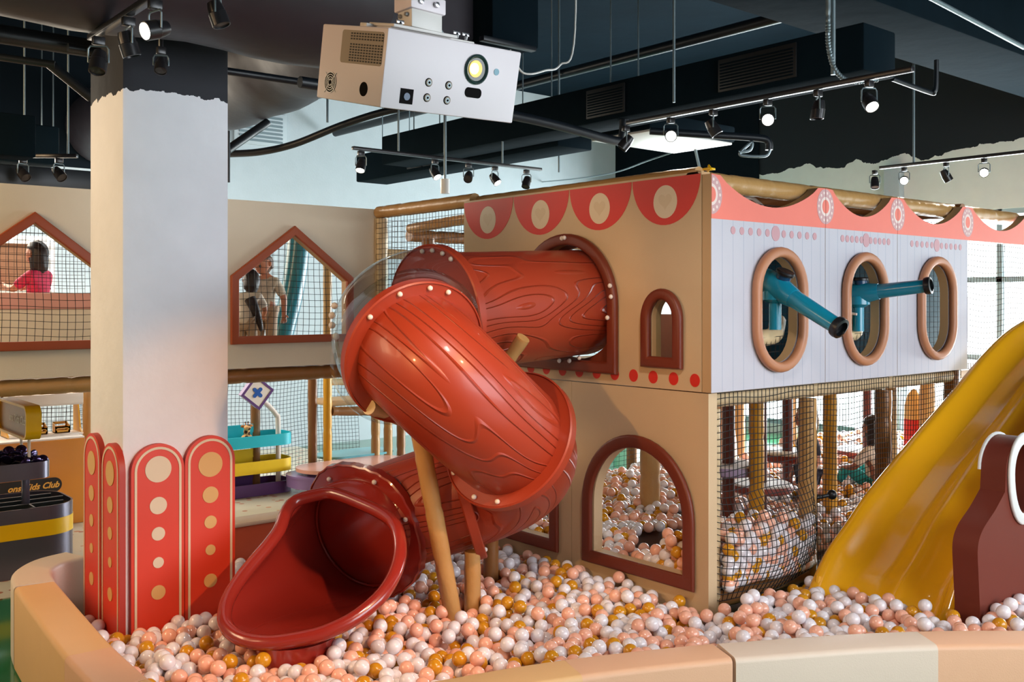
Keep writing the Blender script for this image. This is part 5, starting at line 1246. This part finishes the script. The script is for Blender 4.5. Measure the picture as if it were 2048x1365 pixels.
# ---- people
def skin_mesh(joints, edges, m_, sub=2):
    me = bpy.data.meshes.new('s'); me.from_pydata([tuple(j[0]) for j in joints], edges, []); o = bpy.data.objects.new('s', me); C.objects.link(o)
    md = o.modifiers.new('skin', 'SKIN'); md.use_smooth_shade = True
    for i, j in enumerate(joints):
        r = j[1]; me.skin_vertices[0].data[i].radius = (r, r) if not isinstance(r, tuple) else r
    me.skin_vertices[0].data[0].use_root = True
    sd = o.modifiers.new('sub', 'SUBSURF'); sd.levels = sub; sd.render_levels = sub
    dg = bpy.context.evaluated_depsgraph_get(); ev = bpy.data.meshes.new_from_object(o.evaluated_get(dg))
    vs = [v.co.copy() for v in ev.vertices]; fs = [tuple(p.vertices) for p in ev.polygons]
    bpy.data.objects.remove(o); bpy.data.meshes.remove(ev)
    return vs, fs
def person(name, base, H, yaw, label, pose, cloth, legs, hair, skin='skin', hair_long=0., lean=0.):
    """child figure: local x = its right-left, y = behind, z = up; pose gives elbow/wrist/knee/ankle points in units of height"""
    M = Matrix.Translation(Vector(base)) @ Matrix.Rotation(yaw, 4, 'Z')
    W_ = lambda p: M @ (Vector(p) * H)
    r = empty('person', base, label, 'person')
    hp, ch, nk, hd0 = Vector(pose['hip']), Vector(pose['chest']), Vector(pose['neck']), Vector(pose['head'])
    sd = Vector((1, 0, 0))
    J = [(hp, .075), (hp.lerp(ch, .5), .07), (ch, .08), (nk, .034), (nk.lerp(hd0, .4), .036)]; E = [(0, 1), (1, 2), (2, 3), (3, 4)]
    for s_, k in ((-1, 'R'), (1, 'L')):
        sh_ = ch.lerp(nk, .45) + sd * s_ * .095; el, wr = Vector(pose['el' + k]), Vector(pose['wr' + k])
        n = len(J); J += [(sh_, .04), (el, .03), (wr, .022)]; E += [(2, n), (n, n + 1), (n + 1, n + 2)]
        d = (wr - el).normalized(); pal = wr + d * .04; J.append((pal, (.026, .014))); E.append((n + 2, n + 3)); b = n + 3
        side = d.cross(Vector((0, 1, 0))); side = side.normalized() if side.length > .1 else Vector((1, 0, 0))
        for q in range(4):
            f0 = pal + d * .022 + side * (q - 1.5) * .013; f1 = f0 + d * (.028 - .005 * abs(q - 1.4)) + Vector((0, -.008, 0))
            n2 = len(J); J += [(f0, .0062), (f1, .005)]; E += [(b, n2), (n2, n2 + 1)]
        n2 = len(J); t0 = wr + d * .02 + side * .026 * s_; J += [(t0, .007), (t0 + d * .02 + side * .01 * s_, .0055)]; E += [(b, n2), (n2, n2 + 1)]
        kn, an, to = Vector(pose['kn' + k]), Vector(pose['an' + k]), Vector(pose['to' + k]); h_ = hp + sd * s_ * .05 + Vector((0, 0, -.02))
        n = len(J); J += [(h_, .06), (kn, .042), (an, .026), (to, .022)]; E += [(0, n), (n, n + 1), (n + 1, n + 2), (n + 2, n + 3)]
    vs, fs = skin_mesh([(j[0], j[1]) for j in J], E, skin)
    m = MB(); m.add([W_(v) for v in vs], fs, skin)
    # head: one skull shape with brow, nose, chin
    fw = Vector(pose.get('look', (0, -1, 0))).normalized(); rt_ = fw.cross(Vector((0, 0, 1))).normalized(); upv = rt_.cross(fw)
    b = bmesh.new(); bmesh.ops.create_icosphere(b, subdivisions=4, radius=1)
    hv = []
    HRD = .092
    for v in b.verts:
        x, y, z = v.co; s1 = Vector((x * .80, y * .92, z * 1.08))
        if z < 0: s1.x *= 1 - .22 * z * z; s1.y += .10 * z * z * (1 if y > 0 else 0)
        nose = math.exp(-((x / .13) ** 2 + ((z + .18) / .16) ** 2)) * (y > 0); s1.y += .17 * nose
        for e in (-.34, .34): s1.y -= .08 * math.exp(-(((x - e) / .16) ** 2 + ((z - .02) / .12) ** 2)) * (y > 0)
        s1.y += .05 * math.exp(-((x / .2) ** 2 + ((z + .52) / .07) ** 2)) * (y > 0)
        hv.append(hd0 + (rt_ * s1.x + fw * s1.y + upv * s1.z) * HRD)
    b.verts.index_update(); m.add([W_(p) for p in hv], [tuple(v.index for v in f.verts) for f in b.faces], skin); b.free()
    for s_ in (-1, 1):
        m.ball(W_(hd0 + (rt_ * s_ * .80 - fw * .05 - upv * .05) * HRD), .022 * H, skin, 2, (.5, .8, 1.1))
        m.ball(W_(hd0 + (rt_ * s_ * .32 + fw * .80 + upv * .02) * HRD), .0105 * H, 'hair_dark', 2)
    m.ball(W_(hd0 + (fw * .86 - upv * .52) * HRD), .016 * H, 'counter_pink', 2, (1.3, .4, .35))
    obj('body', m, r, angle=80)
    # hair cap
    b = bmesh.new(); bmesh.ops.create_icosphere(b, subdivisions=4, radius=1); hv = []
    for v in b.verts:
        x, y, z = v.co; k = 1.10 + .03 * math.sin(9 * x + 7 * z)
        s1 = Vector((x * .80 * k, y * .92 * k, z * 1.08 * k))
        cut = z < .35 + .25 * max(0, y) - .9 * max(0, -y) if y > -.1 else z < -.55
        if cut: s1 *= .86
        if hair_long and y < .15 and z < 0: s1.z -= hair_long * (-z) ** .8 * 2.4; s1 *= 1.0
        hv.append(hd0 + (rt_ * s1.x + fw * s1.y + upv * s1.z) * HRD)
    b.verts.index_update(); m = MB(); m.add([W_(p) for p in hv], [tuple(v.index for v in f.verts) for f in b.faces], hair); b.free(); obj('hair', m, r, angle=80)
    # clothes follow the body
    J2 = [(hp + (hp - ch).normalized() * .075, .092), (hp, .09), (hp.lerp(ch, .5), .081), (ch, .09), (ch.lerp(nk, .75), .05)]; E2 = [(0, 1), (1, 2), (2, 3), (3, 4)]
    for s_, k in ((-1, 'R'), (1, 'L')):
        sh_ = ch.lerp(nk, .45) + sd * s_ * .095; el = Vector(pose['el' + k]); n = len(J2)
        J2 += [(sh_, .05), (sh_.lerp(el, pose.get('sleeve', .9)), .042)]; E2 += [(3, n), (n, n + 1)]
    vs, fs = skin_mesh(J2, E2, cloth); m = MB(); m.add([W_(v) for v in vs], fs, cloth); obj('shirt', m, r, angle=80)
    J3 = [(hp + Vector((0, 0, .01)), .08)]; E3 = []
    for s_, k in ((-1, 'R'), (1, 'L')):
        h_ = hp + sd * s_ * .05 + Vector((0, 0, -.02)); n = len(J3); kn, an = Vector(pose['kn' + k]), Vector(pose['an' + k])
        J3 += [(h_, .066), (kn, .05), (kn.lerp(an, .85), .036)]; E3 += [(0, n), (n, n + 1), (n + 1, n + 2)]
    vs, fs = skin_mesh(J3, E3, legs); m = MB(); m.add([W_(v) for v in vs], fs, legs); obj('trousers', m, r, angle=80)
    return r
STAND = dict(hip=(0, 0, .47), chest=(0, 0, .66), neck=(0, 0, .77), head=(0, -.01, .88), elR=(-.14, .02, .58), wrR=(-.15, -.05, .46), elL=(.14, .02, .58), wrL=(.15, -.05, .46), knR=(-.055, -.01, .25), anR=(-.055, .0, .04), toR=(-.06, -.08, .025), knL=(.055, -.01, .25), anL=(.055, .0, .04), toL=(.06, -.08, .025))
zd = DECK - .02
yawc = lambda p: math.atan2(p[1] - CAM[1], p[0] - CAM[0]) - PI / 2
p = ony(531, 700, 4.0)
person('boy', (p[0], p[1], zd), .93, yawc(p) - .35, 'child in a pale patterned shirt behind the house window, looking down', dict(STAND, head=(-.01, -.03, .87), look=(-.35, -.85, -.35), elR=(-.13, -.04, .57), wrR=(-.10, -.12, .5), elL=(.155, .03, .57), wrL=(.165, .0, .44)), 'cloth_cream', 'cloth_khaki', 'hair_brown')
p = ony(494, 700, 3.78)
person('girl', (p[0], p[1], zd), .80, yawc(p) + PI - .3, 'child with dark hair in a ponytail bending behind the house window', dict(STAND, hip=(0, .05, .45), chest=(0, -.06, .62), neck=(0, -.13, .73), head=(0, -.15, .84), look=(.2, -.8, -.3), elR=(-.15, -.1, .55), wrR=(-.1, -.2, .5), elL=(.15, -.1, .55), wrL=(.1, -.2, .5)), 'cloth_white', 'cloth_khaki', 'hair_dark', 'skin', .35)
hp_ = ony(512, 636, 3.72); mb = MB(); mb.tube(spline([ony(500, 598, 3.74), ony(511, 622, 3.70), ony(519, 646, 3.69), ony(523, 662, 3.70)], 6), [.045 - .0018 * k for k in range(19)], 'hair_dark', 12)
o = obj('ponytail', mb, None); pn = [q for q in C.objects if q.get('label', '').startswith('child with dark hair in a pony')][0]; o.location = o.location - pn.location; o.parent = pn
p = ony(76, 700, 5.05)
person('girl', (p[0], p[1], zd), 1.0, yawc(p) - 2.3, 'child in a pink-red top with long dark hair behind the left house window', dict(STAND, elR=(-.15, -.1, .6), wrR=(-.1, -.2, .62), elL=(.15, -.1, .6), wrL=(.1, -.2, .62)), 'cloth_pink', 'cloth_pink', 'hair_dark', 'skin', .55)
p = at(1618, 1000, 8.0)
p = at(1616, 1000, 7.55)
person('child', (p[0], p[1], .02), 1.0, yawc(p) - 1.2, 'child in a navy jacket standing among the balls under the castle', STAND, 'cloth_navy', 'cloth_navy', 'hair_light', 'skin', .3)
SIT = dict(hip=(0, .0, .10), chest=(0, .0, .30), neck=(0, -.02, .41), head=(0, -.03, .52), elR=(-.15, -.08, .22), wrR=(-.12, -.2, .2), elL=(.15, -.08, .22), wrL=(.12, -.2, .2), knR=(-.09, -.22, .2), anR=(-.1, -.30, .04), toR=(-.1, -.38, .03), knL=(.09, -.22, .2), anL=(.1, -.30, .04), toL=(.1, -.38, .03))
p = at(1752, 985, 7.9)
person('child', (p[0], p[1], .24), 1.02, yawc(p) - 2.3, 'child with black hair and teal trousers sitting on the balls under the castle', SIT, 'cloth_white', 'cloth_teal', 'hair_dark', 'skin_dark', .5)

# ---- stools, posts and toys under the castle
def stool(px, py, Y, rad, col, label, th=.06):
    c = at(px, py, Y); r = empty('disc_stool', (c[0], c[1], 0), label, 'stool')
    m = MB(); m.lathe([(0, 0), (rad * .92, 0), (rad, .012), (rad, th - .012), (rad * .97, th)], col, (c[0], c[1], c[2] - th), (0, 0, 1), 32); obj('seat', m, r)
    m = MB(); m.lathe([(rad * .97, 0), (rad * .9, .012), (0, .014)], 'stool_white', (c[0], c[1], c[2] - .001), (0, 0, 1), 32); obj('seat_top', m, r, label='white seat top')
    m = MB(); m.tube([(c[0], c[1], 0), (c[0], c[1], DECK - .09)], .042, 'pipe_maroon', 14); obj('pole', m, r, label='maroon pole')
stool(1457, 930, 6.6, .19, 'lavender', 'lavender disc stool on a maroon pole by the castle corner')
stool(1575, 905, 8.0, .25, 'stool_red', 'red-brown disc stool on a maroon pole, farther from the net')
stool(1522, 968, 6.9, .22, 'stool_red', 'low red-brown disc stool with a white top near the yellow post', .05)
stool(1735, 900, 9.4, .3, 'stool_red', 'red-brown disc stool behind the sitting child')
for (px, Y, m_, r_, lab) in ((1513, 6.42, 'pipe_yellow', .05, 'mustard yellow post behind the bulging net'), (1660, 7.0, 'pipe_yellow', .05, 'mustard yellow post right of the bulging net'), (1585, 10.2, 'pipe_tan', .05, 'slim tan post near the bright windows'), (1782, 7.3, 'pipe_tan', .045, 'tan post just right of the brown post'), (1855, 8.6, 'pipe_tan', .07, 'wide tan post before the bright windows'), (1478, 9.6, 'pipe_tan', .06, 'tan post far behind the bulging net'), (1300, 7.2, 'pipe_tan', .075, 'thick tan post seen through the big arched window')):
    p = at(px, 900, Y); pipe((p[0], p[1], 0), (p[0], p[1], DECK - .1), r_, m_, lab, seam=.3)
p = at(1828, 920, 8.8)
rk = empty('padded_rocket', (p[0], p[1], 0), 'padded rocket-shaped bollard, tan cone over a red body', 'soft toy')
m = MB(); z0 = at(1828, 925, 8.8)[2]; z1 = at(1828, 838, 8.8)[2]; z2 = at(1828, 780, 8.8)[2]
m.lathe([(0, 0), (.075, 0), (.085, z0 * .6), (.09, z0), (.085, z1), (0, z1)], 'print_red', (p[0], p[1], 0), (0, 0, 1), 24); obj('body', m, rk, 'red padded body')
m = MB(); m.lathe([(.085, 0), (.082, .12), (.06, .21), (.02, z2 - z1), (0, z2 - z1 + .01)], 'print_gold', (p[0], p[1], z1), (0, 0, 1), 24); obj('cone', m, rk, 'tan padded cone')
m = MB(); p = at(1449, 850, 9.0); m.lathe([(0, 0), (.13, 0), (.11, .5), (.06, .9), (0, 1.15)], 'pad_peach', (p[0], p[1], 0), (0, 0, 1), 24); obj('padded_cone', m, None, 'tall peach padded cone near the windows', 'soft toy')
p = np.array([1.03, .02, .62]); p = np.array(at(1664, 990, 5.98)); m = MB(); m.ball(p, .03, 'rubber', 3); m.tube([p, np.array([1.03, .09, p[2] - .02])], .012, 'rubber', 8); obj('rubber_knob', m, None, 'black rubber knob on the post beside the bulging net', 'knob')

# ================================================================== THE BALLS
BR = .035
NRM = np.random.default_rng(11)
PITP = np.array(poly([(-2.74, 1.97), (-2.80, 1.2), (-2.83, .75), (-2.84, .32), (-2.76, .05), (-2.55, -.16), (-2.15, -.32), (-1.74, -.44), (-1.38, -.57), (-.95, -.75), (-.34, -1.09), (.15, -1.46), (.68, -1.97), (1.2, -2.5)], 6))
def settle(P, constrain, base, iters):
    """relax a heap of equal balls: gravity, contacts, walls"""
    D = 2 * BR; cell = D
    for it in range(iters):
        P[:, 2] -= .0035
        g = np.floor((P - P.min(0)) / cell).astype(int) + 1; dims = g.max(0) + 2
        cid = (g[:, 0] * dims[1] + g[:, 1]) * dims[2] + g[:, 2]
        order = np.argsort(cid, kind='stable'); sc__ = cid[order]
        first = np.r_[True, sc__[1:] != sc__[:-1]]; start = np.maximum.accumulate(np.where(first, np.arange(len(sc__)), 0)); rank = np.arange(len(sc__)) - start
        K_ = 5; tab = np.full((int(dims.prod()), K_), -1); ok = rank < K_; tab[sc__[ok], rank[ok]] = order[ok]
        dP = np.zeros_like(P); cnt = np.zeros(len(P))
        for dx in (-1, 0, 1):
            for dy in (-1, 0, 1):
                for dz in (-1, 0, 1):
                    nb = tab[cid + (dx * dims[1] + dy) * dims[2] + dz]
                    for k in range(K_):
                        j = nb[:, k]; i = np.nonzero((j >= 0) & (j != np.arange(len(P))))[0]
                        if not len(i): continue
                        v = P[i] - P[j[i]]; d = np.sqrt((v * v).sum(1)) + 1e-9; h = d < D
                        i = i[h]; v = v[h]; d = d[h]
                        np.add.at(dP, i, v / d[:, None] * ((D - d) * .5)[:, None]); np.add.at(cnt, i, 1)
        P += dP / np.maximum(1, cnt * .55)[:, None]
        constrain(P); P[:, 2] = np.maximum(P[:, 2], base(P[:, 0], P[:, 1]) + BR)
    return P
def push_rect(P, x0, x1, y0, y1):
    x0, x1, y0, y1 = x0 - BR, x1 + BR, y0 - BR, y1 + BR
    k = np.nonzero((P[:, 0] > x0) & (P[:, 0] < x1) & (P[:, 1] > y0) & (P[:, 1] < y1))[0]
    if not len(k): return
    d = np.stack([P[k, 0] - x0, x1 - P[k, 0], P[k, 1] - y0, y1 - P[k, 1]], 1); a = d.argmin(1)
    for q, (ax, val) in enumerate(((0, x0), (0, x1), (1, y0), (1, y1))): P[k[a == q], ax] = val
def push_circ(P, x, y, r):
    v = P[:, :2] - (x, y); d = np.sqrt((v * v).sum(1)) + 1e-9; k = d < r + BR; P[k, :2] = np.array((x, y)) + v[k] / d[k, None] * (r + BR)
def pad_side(P):
    A, B = PITP[:-1], PITP[1:]; best = np.full(len(P), 1e9); sgn_ = np.zeros(len(P)); nr = np.zeros((len(P), 2))
    for a, b in zip(A, B):
        e = b - a; t = np.clip(((P[:, :2] - a) @ e) / (e @ e), 0, 1); q = a + t[:, None] * e; v = P[:, :2] - q; d = np.sqrt((v * v).sum(1))
        n_ = np.array([-e[1], e[0]]) / np.linalg.norm(e); k = d < best
        best[k] = d[k]; s_ = v @ n_; sgn_[k] = s_[k]; nr[k] = n_
    return np.where(sgn_ > 0, best, -best), nr
def cons_out(P):
    d, n_ = pad_side(P); k = d < BR; P[k, :2] += n_[k] * (BR - d[k])[:, None]
    k = (P[:, 0] > -.012 - BR) & (P[:, 1] > -.02 - BR)              # castle walls
    a = P[:, 0] + .012 + BR; b = P[:, 1] + .02 + BR; ka = k & (a < b); kb = k & ~(a < b)
    P[ka, 0] = -.012 - BR; P[kb, 1] = -.02 - BR
    bay = (P[:, 0] > .02) & (P[:, 0] < 1.05); P[bay, 1] = np.minimum(P[bay, 1], -.20 + .35 * (P[bay, 0] - .0))
    P[:, 1] = np.minimum(P[:, 1], 2.48 - BR); P[:, 0] = np.minimum(P[:, 0], 2.6)
    push_rect(P, X0 - .03, X1, Y0 - .03, Y1)
    push_rect(P, .80, 3, -.84, -.13); push_rect(P, BOARD[0] - .02, BOARD[0] + .75, BOARD[1], -.86)
    push_circ(P, PEDESTAL[0], PEDESTAL[1], .16); push_circ(P, POST[0], POST[1], .05); push_circ(P, q1[0], q1[1], .05); push_circ(P, q2[0], q2[1], .05)
base_out = lambda x, y: .085 + .03 * np.sin(1.9 * x + 1) * np.sin(2.3 * y) + .02 * np.sin(5 * x - 3 * y) + .03 * np.clip((x + .2) / .8, 0, 1) * (y < 0)
posts_in = [(o_.location.x, o_.location.y) for o_ in C.objects if o_.name.startswith(('foam_pipe', 'disc_stool', 'padded_')) and 0 < o_.location.x < 4.2 and -.1 < o_.location.y < 3.6]
def cons_in(P):
    P[:, 0] = np.clip(P[:, 0], .08 + BR, 6.6); P[:, 1] = np.clip(P[:, 1], .02, 2.74)
    bay = (P[:, 0] > .09) & (P[:, 0] < 1.0); lim = -.10 * np.sin(PI * np.clip((P[:, 0] - .085) / .915, .02, 1)) + BR + .01
    P[:, 1] = np.where(bay, np.maximum(P[:, 1] - 0, lim), np.maximum(P[:, 1], .14 + BR))
    k = (P[:, 1] < .16) & (P[:, 0] < .125 + BR); P[k, 0] = .125 + BR
    for x, y in posts_in: push_circ(P, x, y, .05)
base_in = lambda x, y: np.where(y < .45, .19, .25) + .05 * np.sin(2.1 * x) * np.sin(1.7 * y + 1) + .02 * np.sin(6 * x + 4 * y)
def scatter(n, x0, x1, y0, y1, ok, z0, z1):
    o = []
    while len(o) < n:
        p = NRM.uniform((x0, y0), (x1, y1), (4000, 2)); o += list(p[ok(p[:, 0], p[:, 1])])
    o = np.array(o[:n]); return np.c_[o, NRM.uniform(z0, z1, n)]
def ok_out(x, y):
    P = np.c_[x, y, 0 * x]; d, _ = pad_side(P)
    return (d > .03) & ~((x > -.04) & (y > -.05)) & ~((x > .8) & (y > -1.0)) & (y < 2.44) & ~((x > X0 - .06) & (x < X1 + .03) & (y > Y0 - .06) & (y < Y1 + .05)) & ~((x < X0 + .1) & (y > 2.1))
PO = scatter(4700, -2.9, 2.4, -2.6, 2.46, ok_out, .15, .42)
PO = settle(PO, cons_out, base_out, 70)
PI_ = scatter(4100, .1, 6.5, .0, 2.74, lambda x, y: (NRM.random(len(x)) < np.where((x - .75) ** 2 / .3 + (y - .75) ** 2 / .06 < 1, .12, 1.)) & (NRM.random(len(x)) < np.where(y < .4, 1, .72)), .25, .42)
PI_ = np.r_[PI_, scatter(560, .12, 1.0, -.04, .45, lambda x, y: x > 0, .25, .6)]
PI_ = settle(PI_, cons_in, base_in, 45)
# nothing inside the scoop or under its lip
lipa = np.array([tuple(p) for p in lip])
d2 = ((PO[:, None, :] - lipa[None]) ** 2).sum(-1).min(1); PO = PO[d2 > (.036 + BR) ** 2]
wall_pts = np.array([tuple(v) for v in vs_m]) if 'vs_m' in globals() else lipa
d2 = np.concatenate([((c_[:, None, :] - wall_pts[None]) ** 2).sum(-1).min(1) for c_ in np.array_split(PO, 12)]); PO = PO[d2 > (.026 + BR) ** 2]
kind_out = NRM.choice(3, len(PO), p=[.47, .36, .17]); kind_in = NRM.choice(3, len(PI_), p=[.46, .36, .18])
# a few lone balls like those in the photo: on the corner of the pad row and on the heap
q = proj(PO); r_ = np.array([ray(*a) for a in q[:, :2]])
cross = CAM + r_ * ((.412 - CAM[2]) / r_[:, 2])[:, None]; dvis, _ = pad_side(cross)
# hidden if another ball centre stands clearly in front on the same sight line
inside = (q[:, 0] > -10) & (q[:, 0] < 2058) & (q[:, 1] < 1372) & ((dvis > 0) | (PO[:, 2] > .41))
rad = BR * FOC / q[:, 2]; order = np.argsort(q[:, 2]); vis = np.zeros(len(PO), bool)
grid = np.zeros((1400, 2080), bool)
for i in order:
    if not inside[i]: continue
    x, y, r0 = q[i, 0] + 10, q[i, 1], rad[i]
    xs_, ys_ = np.clip((x + r0 * np.array([0, .6, -.6, .35, -.35, 0])).astype(int), 0, 2079), np.clip((y - r0 * np.array([0, .3, .3, .75, .75, .9])).astype(int), 0, 1399)
    vis[i] = (~grid[ys_, xs_]).sum() >= 3
    grid[int(max(0, y - .8 * r0)):int(max(0, y + .8 * r0)) + 1, int(max(0, x - .8 * r0)):int(max(0, x + .8 * r0)) + 1] = True
cand = [i for i in order if vis[i]][:300]
names = ['ball_white', 'ball_pink', 'ball_gold']; words_ = ['pearly white', 'pearly pink', 'golden']
protos = []
for k in range(3):
    m = MB(); m.ball((0, 0, 0), BR, names[k], 4); protos.append(m.mesh('ball'))
for i in cand:
    k = kind_out[i]; o = bpy.data.objects.new('ball', protos[k]); C.objects.link(o); o.location = PO[i]
    tagit(o, words_[k] + ' plastic ball in the rows of the pit nearest the near barrier', 'ball', words_[k] + ' balls nearest the near barrier')
def heap(name, P, kinds, label):
    b = bmesh.new(); bmesh.ops.create_icosphere(b, subdivisions=3, radius=BR); b.verts.index_update()
    V = np.array([v.co[:] for v in b.verts]); F = np.array([[v.index for v in f.verts] for f in b.faces]); b.free()
    nv, nf = len(V), len(F); n = len(P)
    AV = (P[:, None, :] + V[None]).reshape(-1, 3); AF = (F[None] + (np.arange(n) * nv)[:, None, None]).reshape(-1, 3)
    me = bpy.data.meshes.new(name); me.vertices.add(n * nv); me.vertices.foreach_set('co', AV.ravel())
    me.loops.add(n * nf * 3); me.loops.foreach_set('vertex_index', AF.ravel().astype(np.int32))
    me.polygons.add(n * nf); me.polygons.foreach_set('loop_start', np.arange(n * nf, dtype=np.int32) * 3)
    me.polygons.foreach_set('material_index', np.repeat(kinds, nf).astype(np.int32)); me.polygons.foreach_set('use_smooth', np.ones(n * nf, bool))
    for k in names: me.materials.append(MATS[k])
    me.update(calc_edges=True); me.validate()
    o = bpy.data.objects.new(name, me); C.objects.link(o); return tagit(o, label, 'balls', None, 'stuff')
rest = np.ones(len(PO), bool); rest[cand] = False
heap('pit_balls', PO[rest], kind_out[rest], 'white, pink and gold plastic balls filling the pit around the slide')
heap('pit_balls', PI_, kind_in, 'white, pink and gold plastic balls under the castle behind the net')
